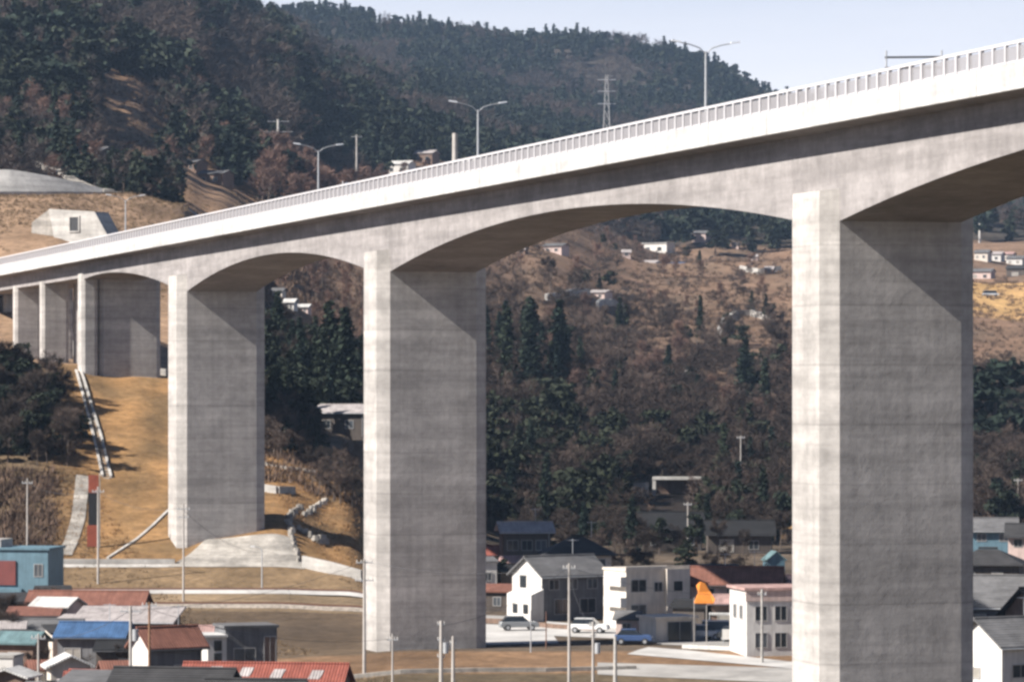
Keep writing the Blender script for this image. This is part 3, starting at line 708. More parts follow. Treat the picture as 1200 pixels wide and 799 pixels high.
house('garden_shed','little cream shed beside the tallest pier between dark roofs','shed',1141,440,-20,3.2,2.6,2.1,'cream','r_grey','shed',.5,.25,'x',[('f',0,.6,.9,.9)])

# -- left village in the foreground
def shutters(e):
    m = MB(); m.box(-5.0,.8,-3.16,-3.004,1.9,4.6); m.build('shutter', M['maroon'], e)
    m = MB(); m.box(-5.2,1.6,-3.6,-3.004,.9,1.5); m.build('canopy', M['bluew'], e)
    m = MB(); m.box(-5.0,-1.2,-2.2,2.2,6.054,6.9); m.build('roof_room', M['pale_conc'], e)
house('blue_building','pale blue flat-roofed building with a maroon shutter at the left edge','building',20,430,-10,9.0,6,5.8,'bluew','bluew','flat',0,.2,'x',[('f',3.4,2.9,.9,1.3)],extra=shutters)
house('long_red_shed','long low shed with a faded red-brown roof behind the pale sheet roof','shed',104,402,-4,12.0,5,2.5,'brownw','r_brown','gable',1.1,.4,'x',rowwins('f',(-3.5,0,3.5),(.7,),1.2,1.0))
house('pale_roof_shed','broad shed under a pale sheet roof with a deep dark opening','shed',150,378,-5,9.4,6,2.5,'darkw','r_pale','shed',1.1,.5,'x',[('f',-1.5,.2,2.4,1.8),('f',2.2,.2,2.4,1.8)])
house('blue_roof_house','dark-walled house with a bright blue sheet roof','house',112,352,-6,6.0,5,3.3,'grey','r_blue','gable',1.0,.4,'x',rowwins('f',(-1.6,1.4),(.9,),1.4,1.3))
house('white_gable_hut','small hut with a clean white gable and white roof in front of the blue roof','hut',80,330,14,3.4,3.2,2.7,'cream','r_white','gable',.8,.5,'y',[('f',0,.6,1.0,1.2)])
house('porch_house','white and pink porch house among the dark roofs at the left','house',68,388,-18,3.8,4,3.3,'pinkw','r_white','gable',.7,.35,'x',[('f',-.6,.8,.8,1.4),('f',.9,.8,.7,1.4)])
house('red_roof_shed','shed with a sagging rusty red roof beside the blue-roofed house','shed',118,312,-24,5.2,4.6,2.0,'darkw','r_red','gable',1.3,.4,'x',[('f',0,.4,1.6,1.2)])
def white_end(e):
    m = MB(); m.add([(-2.42,-1.5,-.8),(-2.42,1.5,-.8),(-2.42,1.5,5.7),(-2.42,0,6.86),(-2.42,-1.5,5.7),(-2.354,-1.5,-.8),(-2.354,1.5,-.8),(-2.354,1.5,5.7),(-2.354,0,6.86),(-2.354,-1.5,5.7)],[(4,3,2,1,0),(5,6,7,8,9),(0,1,6,5),(1,2,7,6),(2,3,8,7),(3,4,9,8),(4,0,5,9)]); m.build('gable_wall', M['white'], e)
    q = MB(); q.box(-2.48,-2.425,-.5,.5,2.4,3.4); q.build('window', M['glass'], e)
house('white_front_house','house with a brown roof and a white gable end over grey walls','house',196,312,34,4.7,3.0,5.7,'grey','r_brown','gable',1.2,.5,'x',[('f',.6,2.8,1.5,1.2)],extra=white_end)
def shed_porch(e):
    m = MB(); m.box(-4.05,-2.354,-2.5,1.2,-.8,4.3); m.build('porch', M['white'], e)
    m = MB(); m.box(-4.7,-2.355,-2.9,1.5,4.304,4.5); m.build('porch_roof', M['r_white'], e)
    for z in (2.0,3.1): q = MB(); q.box(-3.5,-2.8,-2.56,-2.504,z,z+.9); q.build('window', M['glass'], e)
house('grey_shed','square grey shed with a dark doorway and a white glazed porch on its side','shed',288,341,18,4.7,4,5.0,'grey','r_grey','flat',0,.15,'x',[('f',-.6,1.9,1.9,1.3),('f',1.7,1.3,1.0,2.9,1)],extra=shed_porch)
def skylights(e):
    for x, t in ((-4.4,.3),(-1.9,.35),(.6,.45),(3.6,.5)):
        y = -.5-1.9*t; k = 1.3/2.5; z = 2.5+1.3-k*abs(y)+.17
        q = MB(); q.add([(x,y-.6,z-.6*k),(x+.9,y-.6,z-.6*k),(x+1.1,y+.5,z+.5*k),(x+.2,y+.5,z+.5*k),(x,y-.6,z-.6*k+.05),(x+.9,y-.6,z-.6*k+.05),(x+1.1,y+.5,z+.5*k+.05),(x+.2,y+.5,z+.5*k+.05)],[(0,3,2,1),(4,5,6,7),(0,1,5,4),(1,2,6,5),(2,3,7,6),(3,0,4,7)]); q.build('roof_patch', M['r_pale'], e)
house('salmon_roof_house','long house with a salmon red roof patched with pale sheets at the bottom edge','house',312,296,-7,12.2,5.0,2.5,'brownw','r_red','gable',1.3,.4,'x',rowwins('f',(-3,1),(.8,),1.4,1.1),base=CZ-25.5,extra=skylights)
house('slate_roof_house','house with a dark slate roof along the bottom edge below the brown roof','house',205,272,-10,8.0,5,2.4,'darkw','r_dark','gable',1.2,.5,'x',rowwins('f',(-2,1.5),(.8,),1.3,1.0),base=CZ-23.9)
house('slate_roof_barn','long dark barn roof at the bottom edge beside the salmon roof','barn',300,268,-8,6.5,4,1.9,'darkw','r_dark','gable',.9,.4,'x',[('f',0,.5,1.6,1.2)],base=CZ-23.6)
house('grey_lean_to','low lean-to with a pale grey roof at the bottom edge beneath the rusty red roof','lean-to',120,280,-12,5.4,4,1.9,'grey','r_grey','shed',.8,.4,'x',[('f',0,.5,1.2,.9)],base=CZ-23.9)
house('teal_roof_shed','small shed with a white and teal roof near the left edge','shed',26,352,-14,3.6,4,2.7,'brownw','r_teal','gable',.8,.4,'x',[('f',0,.7,1.1,1.1)])
house('pale_hut','tiny hut with a pale flat roof at the left edge near the bottom','hut',14,308,-12,2.9,2.8,3.4,'brownw','r_white','gable',.5,.5,'y',[('f',0,.8,1.0,1.6)])
house('white_box_hut','plain white box-like hut cut by the left edge','hut',3,335,-10,2.8,3,2.9,'white','pale_conc','flat',0,.1,'x',[('f',.2,.9,1.0,1.0)])
house('dark_roof_shed','shed with a dark grey roof just above the white and teal roof','shed',52,370,-8,7.2,4,2.2,'darkw','r_grey','gable',.9,.4,'x',[('f',0,.6,1.6,1.1)])
house('lilac_hut','narrow hut with a lilac-grey roof among the clutter at the bottom left','hut',56,300,-25,3.2,3.0,2.6,'brownw','r_grey','gable',.7,.4,'x',[('f',0,.6,1.2,1.0)])

CL = (('tool_shed','weathered plank tool shed behind the white box-like hut','shed',22,362,'brownw','r_dark',2.6,2.2),
 ('lean_shed','narrow rusty-roofed lean shed left of the pole with the transformer can','shed',136,326,'darkw','r_brown',2.4,2.6),
 ('cream_hut','cream hut with a dark roof just left of the blue-roofed house','hut',74,362,'cream','r_dark',2.8,2.6),
 ('tin_hut','tin-roofed hut squeezed between the lilac-grey and rusty red roofs','hut',88,306,'grey','r_pale',2.6,2.4),
 ('pink_hut','pink-walled hut with a white roof low in the bottom left clutter','hut',34,292,'pinkw','r_white',2.4,2.6),
 ('teal_hut','small hut with a teal wall and dark roof at the bottom left','hut',72,284,'bluew','r_dark',2.6,2.3),
 ('plank_store','dark plank store at the bottom between the slate and rusty roofs','store',150,290,'darkw','r_grey',3.0,2.6))
CL += (('slate_house','house with a dark slate roof between the long red shed and the left edge','house',30,404,'grey','r_dark',6.5,2.6),
 ('brown_house','brown-walled house with a rusty roof right behind the teal-roofed shed','house',40,384,'brownw','r_brown',5.0,2.6),
 ('tarred_shed','tarred black shed beside the dark opening of the pale roof shed','shed',188,366,'darkw','r_black',5.0,2.0),
 ('tarred_house','low house with a black tarred roof right of the blue-roofed house','house',150,346,'darkw','r_black',5.2,2.6),
 ('grey_house','grey house with a slate roof at the foot of the rusty red roof','house',92,298,'grey','r_dark',4.6,2.8),
 ('old_barn','old barn with a dull brown roof in the bottom left corner','barn',14,282,'brownw','r_brown',4.4,2.8),
 ('rust_shed','low shed with a rust-streaked roof just right of the white gable hut','shed',100,322,'brownw','r_red',3.2,1.9),
 ('plank_hut','plank hut with a sagging dark roof between the blue building and the rusty roofs','hut',62,416,'brownw','r_dark',3.4,2.2),
 ('pale_store','pale walled store with a flat-looking roof below the long red shed','store',86,378,'cream','r_pale',3.2,2.3),
 ('coal_shed','black coal shed behind the white gable end of the brown-roofed house','shed',170,330,'darkw','r_black',3.4,2.4),
 ('cream_shed','cream shed with a rusty roof right beside the bottom left drum','shed',52,332,'cream','r_brown',2.6,2.2),
 ('grey_hut','little grey hut half hidden by the teal-roofed shed','hut',12,366,'grey','r_pale',2.6,2.6),
 ('pig_shed','long low shed with patched pale roof behind the square grey shed','shed',236,372,'brownw','r_pink',5.0,1.7),
 ('wood_store','open-looking wood store with a dark roof at the foot of the salmon roof','store',182,300,'brownw','r_dark',3.0,2.2),
 ('yard_shed','dark shed standing left of the white gabled house at the yard edge','shed',586,428,'darkw','r_brown',3.8,2.2),
 ('back_house','small house with a dull pink roof behind the white gabled house','house',630,446,'pinkw','r_pink',4.6,3.6),
 ('garden_house','cream house with a dark roof between the grey-roofed house and the apartment block','house',716,428,'cream','r_dark',4.6,3.8),
 ('tool_hut','pale tool hut at the corner of the cream apartment block','hut',737,381,'pinkw','r_grey',2.2,2.1),
 ('roadside_shed','dark roadside shed between the open garage and the red-brown roof','shed',812,392,'darkw','r_black',3.4,2.6),
 ('rear_house','brown house with a slate roof above the red-brown roof','house',838,436,'brownw','r_dark',5.2,4.0),
 ('rear_shed','shed with a faded pink roof behind the white house by the tallest pier','shed',912,440,'brownw','r_pink',4.4,2.6),
 ('mid_shed','low tarred shed behind the yard between the middle pier and the porch-roofed house','shed',598,470,'darkw','r_black',3.6,2.4),
 ('white_gable_shed','shed with a white gable right of the bottom slate roofs','shed',240,286,'cream','r_dark',3.0,2.0))
for nm, lab, cat, u, Y, wl, rf_, w_, h_ in CL:
    house(nm, lab, cat, u, Y, random.uniform(-25,25), w_, w_*.85, h_, wl, rf_, random.choice(('gable','shed')), .6, .3, 'x', [('f',0,.7,.8,.9)])
for u, Y, r, lab in ((60,345,.8,'round rain barrel beside the cluttered sheds'),(46,318,.7,'blue-black drum beside the pole at the bottom left'),(132,338,.7,'dark drum by the blue-roofed house')):
    m = MB(); p = P(u,Y); m.tube(p, p+Vector((0,0,r*1.6)), r*.6, r*.6, 14); m.tube(p+Vector((0,0,r*.5)), p+Vector((0,0,r*.56)), r*.63, n=14); m.tube(p+Vector((0,0,r*1.1)), p+Vector((0,0,r*1.16)), r*.63, n=14); tag(m.build('drum', M['greenw']), lab, 'drum')
# -- buildings far up the hillsides
def far(u, Y, w, h, wall, roof, lab, cat='house', kind='gable', d=7, yaw=-20, name='hillside_house'):
    return house(name, lab, cat, u, Y, yaw, w, d, h, wall, roof, kind, h*.3, .4, 'x', rowwins('f', (-w*.28, w*.2), (h*.3,), w*.16, h*.34), base=G(u, Y)-.4)
far(772,1490,10.5,4.0,'white','r_white','long white building shining high on the hillside right under the arch soffit','building','flat',yaw=-30,name='white_hall')
far(764,1280,4.2,2.6,'white','r_pale','small white hut below the long white hillside building',cat='hut',name='hillside_hut')
far(793,1290,6.5,3.0,'brownw','r_blue','hillside house with a pale blue roof near the small dark fir')
far(652,1120,5.5,2.2,'pinkw','r_grey','pale hillside house just above the cedar tops')
far(636,1290,5.5,2.4,'pinkw','r_grey','dull pinkish hillside house beneath the left part of the tallest arch')
far(704,1050,4.5,1.8,'pinkw','r_pale','pinkish cottage on the brown slope right of the cedars',cat='cottage')
far(822,1510,5.5,3.0,'pinkw','r_grey','small pinkish house beside the round dark tree high on the hillside')
far(893,1440,6.0,2.6,'pinkw','r_pink','pink house high on the hillside close to the tallest pier')
far(909,1390,4.5,2.0,'cream','r_grey','cream cottage high on the hillside touching the tallest pier',cat='cottage')
def Yv(u, v):
    Y = 455.0
    while Y < 3000 and zof(v, Y) > G(u, Y): Y += 2
    return Y
low_wall([(u,Yv(u,v)) for u,v in ((843,392),(848,380),(862,371),(880,370),(895,374),(905,380))], 1.6, 1.2, 'pale curved wall arching round the lone dark fir')
low_wall([(u,Yv(u,v)) for u,v in ((783,447),(800,442),(818,438))], 1.3, .6, 'short pale wall on the bare slope left of the lone dark fir')
low_wall([(u,Yv(u,v)) for u,v in ((688,488),(712,490),(738,485))], 1.3, .6, 'pale broken wall in the brown wood below the cedars')
low_wall([(u,Yv(u,v)) for u,v in ((632,535),(660,540))], 1.2, .6, 'small pale wall low in the shaded wood')
low_wall([(u,Yv(u,v)) for u,v in ((560,447),(602,446))], 1.4, .6, 'pale wall at the shaded edge of the middle pier under the cedars')
low_wall([(u,Yv(u,v)) for u,v in ((640,352),(660,350),(690,346))], 1.6, .8, 'pale terrace wall above the cedar tops')
low_wall([(u,Yv(u,v)) for u,v in ((700,362),(716,358),(738,364))], 1.6, .8, 'pale terrace wall right of the cedar tops')
low_wall([(u,Yv(u,v)) for u,v in ((868,318),(890,322),(915,318))], 1.6, .8, 'pale terrace wall high on the far hillside near the tallest pier')
for u, v in ((612,298),(734,302),(862,292),(884,306),(902,322)):
    house('tiny_hut','tiny pale hut among the scrub of the far hillside under the tallest arch','hut',u,Yv(u,v),random.uniform(-30,20),2.6,2.2,1.7,random.choice(('brownw','pinkw')),random.choice(('r_pale','r_grey')),'gable',.7,.3,'x',[('f',0,.6,.9,.9)],base=G(u,Yv(u,v))-.2,group='tiny huts on the far hillside')
far(341,760,2.0,1.7,'white','r_white','little white hut in the gap beside the third pier above the dark firs',cat='hut',name='hillside_hut',d=2)
far(357,770,2.2,1.3,'pinkw','r_white','low pale hut right of the little white hut above the dark firs',cat='hut',name='hillside_hut',d=2)
far(327,775,2.2,1.4,'cream','r_grey','cream hut by the shaded edge of the third pier',cat='hut',name='hillside_hut',d=2)
far(404,585,7.4,3.4,'darkw','r_pale','dark house with a pale roof under the firs left of the middle pier',yaw=-10)
far(253,985,7,2.8,'brownw','r_grey','grey-roofed house at the foot of the dark wood above the viaduct')
far(226,995,5,2.4,'brownw','r_grey','brown house at the foot of the dark wood, nearest the grass gap')
far(583,1480,14,5,'grey','r_pale','large grey-roofed barn at the wood edge above the viaduct railing',cat='barn',name='hillside_barn')
far(600,1560,18,5,'brownw','r_grey','long grey roof of a farm building behind the barn at the wood edge',cat='farm building',name='farm_building')
far(545,1420,7,4,'white','r_white','white house beside the twin-armed lamp above the railing')
far(556,1405,6,3.6,'cream','r_white','cream house close behind the twin-armed lamp pole')
far(578,1400,8,3.5,'pinkw','r_pink','low pink-roofed house just over the railing below the barn')
far(470,1340,8,3.6,'white','r_white','white-fronted house on the russet slope above the viaduct')
far(500,1380,7,3.4,'brownw','r_pale','brown house with a pale roof among the russet scrub above the viaduct')
far(108,915,8,3,'darkw','r_grey','dark house with a blue-grey roof deep in the wood by the tan clearing')
far(1152,1420,5,3.0,'cream','r_grey','cream house with a grey roof on the far slope beside the tallest pier')
far(1166,1440,6,2.8,'white','r_pale','wide white house on the far slope, second from the tallest pier')
far(1180,1450,5.5,2.4,'cream','r_pink','cream house with a pinkish roof on the far slope')
far(1191,1430,6,2.6,'white','r_grey','white house on the far slope nearest the right edge')
far(1152,1330,7,3,'pinkw','r_grey','pink house below the white far-slope houses at the edge of the tan field')
far(1205,1340,14,3.6,'darkw','r_dark','long dark barn above the tan field at the right edge',cat='barn',name='hillside_barn')

# concrete portal, curved wall and chute on the left hill
Yp = 690
e = empty('portal_building', P(92,Yp), R(-30), 'pale concrete portal building with one square dark opening and sloping wing walls', 'portal building')
w0 = pxw(25,Yp); zb = -2.0; zt = zof(249,Yp)-G(92,Yp)
m = MB(); 
def slab(pts, y0, y1): 
    mm = MB(); mm.extrude(None, [Vector((x,y0,z)) for x,z in pts], [Vector((x,y1,z)) for x,z in pts]); return mm
slab([(-w0*1.0,zb),(w0*2.5,zb),(w0*1.15,zt),(-w0*1.5,zt+.7)], -1.2, 3).build('wall', M['pale_conc'], e)
slab([(-w0*2.7,zb),(-w0*1.004,zb),(-w0*1.504,zt+.7),(-w0*1.8,zt+.2),(-w0*2.6,zt-1.6)], -.6, 2.5).build('wing_wall', M['old_conc'], e)
m = MB(); m.box(-.95,.95,-1.26,-1.204,zof(271,Yp)-G(92,Yp),zof(255,Yp)-G(92,Yp)); m.build('opening', M['blackpaint'], e)  # flat black panel on the wall, painted for the dark inside
fr = MB(); z0, z1 = zof(271,Yp)-G(92,Yp), zof(255,Yp)-G(92,Yp)
for b_ in ((-1.2,-.952,z0-.25,z1+.25),(.952,1.2,z0-.25,z1+.25),(-.95,.95,z1+.003,z1+.25),(-.95,.95,z0-.25,z0-.003)): fr.box(b_[0],b_[1],-1.4,-1.204,b_[2],b_[3])
fr.build('opening_frame', M['pale_conc'], e)
FOOT.append((at(92,Yp),Yp,14,True))
def battered(pts):
    m = MB(); Q = []
    for u, Y, h in pts:
        p = P(u, Y); Q.append([p+Vector((0,-h*1.0,-1.2)), p+Vector((0,-h*1.0,.3)), p+Vector((0,0,h)), p+Vector((0,.8,h)), p+Vector((0,.8,-1.5))])
    for a, b in zip(Q, Q[1:]): m.extrude(None, a, b)
    return m
tag(battered([(u, 772+18*((u+150)/274)**2, 5.0 if u < 10 else 5.0-4.1*((u-10)/114)**1.25) for u in range(-150,125,6)]).build('curved_wall', M['pale_conc']), 'long pale sloping wall sweeping along the foot of the dark wood at the left', 'wall')
m = MB(); wall_along(m, [(-60,1010),(0,920),(60,860),(100,822),(128,795)], .7, 2.2, .6)
tag(m.build('drain_chute', M['old_conc']), 'grey concrete chute running down through the dark wood at the left', 'chute')
structure(strip('path', [(70,793),(130,794),(190,815),(240,850)], 3.0, M['road'], .3))
structure(strip('path', [(200,1015),(250,1020),(300,1030),(330,1040)], 3.0, M['pale_conc'], .3))
# abutment and the white hut between the approach piers
e = empty('abutment', (at(-40,640),640,G(-40,640)), TH*.5, 'sunlit beige abutment wall behind the approach piers at the far left', 'abutment')
m = MB(); m.box(-14,pxw(46,640),-2,6,-4,zof(349,640)-G(-40,640)); m.build('wall', M['pale_conc'], e)
house('white_block_hut','white block hut standing between the approach piers under the viaduct','hut',86,602,-30,3.0,3,3.4,'white','pale_conc','flat',0,.1,'x',[('l',0,1.4,.7,.9)])

# ------------------------------------------------------------------ poles, sign, cars
POLES = []
def pole(u, vt, Y, lab, arms=((.5,1.6),(1.4,1.3)), r=.16, mat='polec', can=False, lamp=False, cat='utility pole', yaw=0, name='utility_pole'):
    z = G(u, Y); h = zof(vt, Y)-z
    o = empty(name, (at(u,Y), Y, z), R(yaw), lab, cat, 'poles of the village' if cat == 'utility pole' else None)
    m = MB(); m.tube((0,0,-.6),(0,0,h),r,r*.62,10); m.build('shaft', M[mat], o)
    for dz, w in arms:
        m = MB(); m.box(-w/2,w/2,-.05,.05,h-dz-.05,h-dz+.05); a = m.build('crossarm', M['steel'], o)
        for x in (-w*.44, -w*.18, w*.18, w*.44):
            q = MB(); q.tube((x,0,h-dz+.05),(x,0,h-dz+.26),.05,.035,6); q.build('insulator', M['white'], a)
    if can: m = MB(); m.tube((.38,0,h-2.7),(.38,0,h-1.8),.24,n=12); m.tube((.2,0,h-2.2),(.0,0,h-2.2),.05,n=6); m.build('transformer', M['steel'], o)
    if lamp: m = MB(); m.path([(0,0,h-.1),(-.5,0,h+.25),(-1.0,0,h+.3)],.04); m.build('arm', M['steel'], o); q = MB(); q.box(-1.3,-.8,-.1,.1,h+.24,h+.36); q.build('lamp_head', M['bulb'], o)
    POLES.append((o, Vector((at(u,Y), Y, z+h))))
    return o
pole(427,655,345,'tall pole with two crossarms standing before the sunlit edge of the middle pier',((.3,1.5),(1.9,1.7)),.17)
pole(115,570,446,'tall grey pole beside the red and black banded board',((.6,1.4),),.15)
pole(215,590,428,'thin pole in front of the third pier foot',((.6,1.5),(1.5,1.2)),.13)
pole(307,643,443,'short lamp post beside the railway in front of the paved bank',(),.09,'steel',lamp=True,cat='lamp post',name='lamp_post')
pole(32,560,459,'slim pole rising behind the pale blue building',((.6,1.3),),.13)
pole(153,710,300,'grey pole with transformer can left of the brown wooden pole',((.4,1.6),),.16,can=True)
pole(175,705,305,'brown wooden pole in front of the white gable end',((.3,1.2),),.13,'wood')
pole(460,742,312,'short thin pole before the dark face of the middle pier',((.5,.9),),.11)
pole(517,727,320,'stout pale concrete pole with clamps, taller of the pair before the middle pier',((.3,.6),(1.6,.6),(3.0,.6)),.2,can=True)
pole(531,745,322,'stout pale concrete pole, shorter of the pair before the middle pier',((.6,.5),),.19)
pole(622,715,362,'low thin pole on the yard edge before the white gabled house',(),.07,'steel')
pole(640,716,366,'low thin pole on the yard edge, right of its twin',(),.07,'rust')
pole(667,660,332,'tall pale pole in front of the long shaded side of the white gabled house',((.4,1.1),),.15,can=False)
pole(695,728,326,'pale pole with a clamp head left of the stout white pole',((.3,.6),(1.2,.5)),.15,can=True)
pole(721,745,320,'stout white post in front of the cream apartment block',(),.2,'pale_conc')
pole(893,690,352,'white pole in front of the white house by the tallest pier',((.5,.8),),.16,'pale_conc')
pole(868,510,652,'thin pole on the bare slope above the long dark shed',((.4,1.4),),.14)
pole(1193,560,640,'thin pole at the wood edge right of the tallest pier',((.4,1.4),),.14)
pole(45,742,318,'pole among the cluttered roofs at the bottom left corner',((.4,1.2),),.13)
pole(738,572,640,'thin mast rising beside the small pale block hut',(),.1,'steel')
pole(806,588,575,'pole in the shade before the dark wood behind the apartment block',((.4,1.2),),.13)
pole(326,140,1045,'pale power pole with three crossarms before the dark wood above the russet trees',((.6,6),(3.4,8),(6.2,6)),.5,'pale_conc')
pole(418,158,1045,'thin pale pole at the wood edge right of the russet trees',((.6,3),),.35,'polec')
pole(1148,262,1500,'white mast on the far slope beside the tallest pier',(),.5,'white')
# lattice tower on the far slope
Yt = 1900; zt_ = G(711,Yt); ht = zof(88,Yt)-zt_
o = empty('lattice_tower', (at(711,Yt),Yt,zt_), 0, 'grey lattice power tower standing in the far forest above the railing', 'power tower')
m = MB()
for sx in (-1,1):
    for sy in (-1,1): m.tube((sx*2.6,sy*2.6,0),(sx*.5,sy*.5,ht),.22,.16,5)
k = 9
for i in range(k):
    a_, b_ = i/k, (i+1)/k; ra, rb = 2.6-2.1*a_, 2.6-2.1*b_
    for sy in (-1,1): m.tube((-ra,sy*ra,a_*ht),(rb,sy*rb,b_*ht),.1,n=4); m.tube((ra,sy*ra,a_*ht),(-rb,sy*rb,b_*ht),.1,n=4)
m.build('mast', M['frame'], o)
for z in (.72,.84,.95): q = MB(); q.box(-4.5,4.5,-.2,.2,z*ht,z*ht+.35); q.build('crossarm', M['steel'], o)
# overhead wires between poles
def wire(p, q, sag, lab):
    m = MB(); p, q = Vector(p), Vector(q); pts = []
    for i in range(25): t = i/24; a_ = p.lerp(q, t); a_.z -= sag*4*t*(1-t); pts.append(a_)
    m.path(pts, .018, 4); tag(m.build('overhead_wire', M['dark']), lab, 'wire', 'overhead wires between the poles')
pd = {round(p[1].y): p[1] for p in POLES}
wire(POLES[0][1]+Vector((0,0,-.2)), POLES[12][1]+Vector((0,0,-.3)), .8, 'thin wire from the two-armed pole to the tall pale pole across the middle pier foot')
wire(POLES[5][1]+Vector((0,0,-.3)), POLES[0][1]+Vector((0,0,-.2)), .9, 'thin wire from the pole with transformer can to the two-armed pole')
wire(POLES[12][1]+Vector((0,0,-.3)), POLES[15][1]+Vector((0,0,-.4)), .9, 'thin wire from the tall pale pole to the white pole by the white house')
for a, b, sg, lab in ((5,6,.4,'short wire from the pole with transformer can to the brown wooden pole'),(6,7,1.1,'thin wire from the brown wooden pole to the short pole before the middle pier'),(8,12,.9,'thin wire from the stout pale pole to the tall pale pole'),(12,13,.5,'short wire from the tall pale pole to the pale pole with the clamp head'),
        (1,2,1.0,'railway wire from the pole by the banded board to the pole before the third pier'),(2,3,1.0,'railway wire from the pole before the third pier to the short lamp post'),(18,5,.7,'thin wire from the corner pole among the roofs to the pole with transformer can'),(4,1,.9,'thin wire from the pole behind the blue building to the pole by the banded board')):
    for q in (-.25, .25)[:1]: wire(POLES[a][1]+Vector((q,0,-.45)), POLES[b][1]+Vector((q,0,-.45)), sg, lab)
# orange banner on twin posts
Yo = 372; zo = G(825,Yo)
o = empty('orange_banner', (at(825,Yo),Yo,zo), R(-6), 'orange peaked banner spread between two thin posts in front of the red-brown roof', 'banner')
hb_ = zof(707,Yo)-zo
for x in (-.95,.25): m = MB(); m.tube((x,.05,-.4),(x,.05,hb_+.6),.045,n=8); m.build('post', M['polec'], o)
m = MB(); out = [(-1.0,0),(.95,.0),(1.1,.45),(.55,1.2),(.15,1.95),(-.35,2.15),(-.75,1.75),(-.55,1.1)]; K = 8
vs = []; fs = []
A = [Vector((x,-.1+.12*math.sin(x*4),hb_+z)) for x,z in out]; Bq = [p+Vector((0,.22,0)) for p in A]
m.extrude(None, A, Bq); m.build('cloth', M['orange'], o, bevel=.05)
def car(u, Y, yaw, paint, lab, L=4.0, van=False):
    o = empty('parked_car', P(u,Y,.06), R(yaw), lab, 'car', 'cars parked behind the road')
    hw = .8; m = MB()
    pr = [(-L/2,.35),(L/2,.35),(L/2,.75),(L/2-.25,.9),(-L/2+.1,.92),(-L/2,.75)]
    m.extrude(None, [Vector((x,-hw,z)) for x,z in pr], [Vector((x,hw,z)) for x,z in pr]); b = m.build('body', surf('car_paint_'+paint[0], paint[1], .25, .05), o, bevel=.06)
    cb = [(-L/2+.25,.924),(L/2-1.0,.924),(L/2-1.6,1.42),(-L/2+.7,1.42)] if not van else [(-L/2+.1,.924),(L/2-.5,.924),(L/2-.95,1.75),(-L/2+.15,1.75)]
    m = MB(); m.add([(x,s*(hw-.08-(z>1)*.1),z) for s in (-1,1) for x,z in cb], [(3,2,1,0),(4,5,6,7),(0,1,5,4),(1,2,6,5),(2,3,7,6),(3,0,4,7)]); m.build('cabin', M['glass'], o)
    zr = max(z for _, z in cb); m = MB(); xs = [x for x, z in cb if z > 1]; m.box(min(xs)-.03,max(xs)+.03,-hw+.16,hw-.16,zr+.003,zr+.06); m.build('roof_panel', surf('car_paint_'+paint[0], paint[1]), o)
    for x in (-L*.31, L*.31):
        for y in (-hw, hw):
            m = MB(); m.tube((x,y-.11,.31),(x,y+.11,.31),.31,n=14); t_ = m.build('wheel', M['blackpaint'], o)
            q = MB(); q.tube((x,y-.125,.31),(x,y+.125,.31),.17,n=10); q.build('rim', M['steel'], t_)
    for y in (-.55,.55): m = MB(); m.box(L/2-.05,L/2+.02,y-.14,y+.14,.6,.74); m.build('headlight', M['bulb'], o)
car(801,383,70,('maroon',(.22,.03,.03)),'small maroon car parked beside the open-fronted garage',3.6)
car(824,379,-8,('silver',(.55,.56,.58)),'silver car parked in front of the posts of the orange banner',4.3)
car(845,380,-6,('pearl',(.70,.70,.68)),'white van parked behind the silver car',4.0,True)
car(866,376,-25,('charcoal',(.03,.032,.035)),'dark car parked nearest the white pole',4.2)
car(742,372,-4,('blue',(.05,.09,.20)),'small dark blue car standing on the pale yard before the pale tool hut',3.7)
car(690,389,-12,('white',(.68,.68,.67)),'white car parked on the yard before the shaded side of the gabled house',4.1)
car(608,393,8,('grey',(.20,.21,.22)),'grey car parked on the yard just right of the middle pier',4.0)
car(1161,1180,10,('skywhite',(.62,.68,.75)),'pale van standing in the tan field beyond the tallest pier',5.0,True)
car(482,1330,0,('cream',(.75,.74,.70)),'pale truck-like car on the russet slope above the railing',5.0,True)

# fences by the road, a signboard in the car park
o = empty('white_board', P(853,372), R(-8), 'small white board standing between the parked cars', 'board')
m = MB(); m.box(-.55,.55,-.04,.04,.5,1.5); m.build('panel', M['white'], o)
for x in (-.45,.45): m = MB(); m.tube((x,.07,-.2),(x,.07,1.5),.035); m.build('post', M['steel'], o)
low_wall([(800,367),(860,364)], .35, .25, 'low white wall in front of the parked cars', 'white')

# ------------------------------------------------------------------ vegetation prototypes
def slivers(P0, Dr, w):
    """thin tapering twig triangles"""
    n = len(P0); rd = rng.normal(size=(n,3)); sd = np.cross(Dr, rd); sd /= np.linalg.norm(sd, axis=1, keepdims=True)+1e-9
    V = np.empty((n*3,3)); V[0::3] = P0-sd*w[:,None]; V[1::3] = P0+sd*w[:,None]; V[2::3] = P0+Dr
    return V, np.arange(n*3).reshape(-1,3)
def cards(C, size):
    """small leaf-sprays, a lopsided triangle each, any way up"""
    n = len(C); a = rng.normal(size=(n,3)); b = rng.normal(size=(n,3))
    a /= np.linalg.norm(a,axis=1,keepdims=True); b = np.cross(a,b); b /= np.linalg.norm(b,axis=1,keepdims=True)
    s = size[:,None]; V = np.empty((n*3,3)); V[0::3] = C+a*s; V[1::3] = C-a*s*.5+b*s*.8; V[2::3] = C-a*s*.5-b*s*.8
    return V, np.arange(n*3).reshape(-1,3)
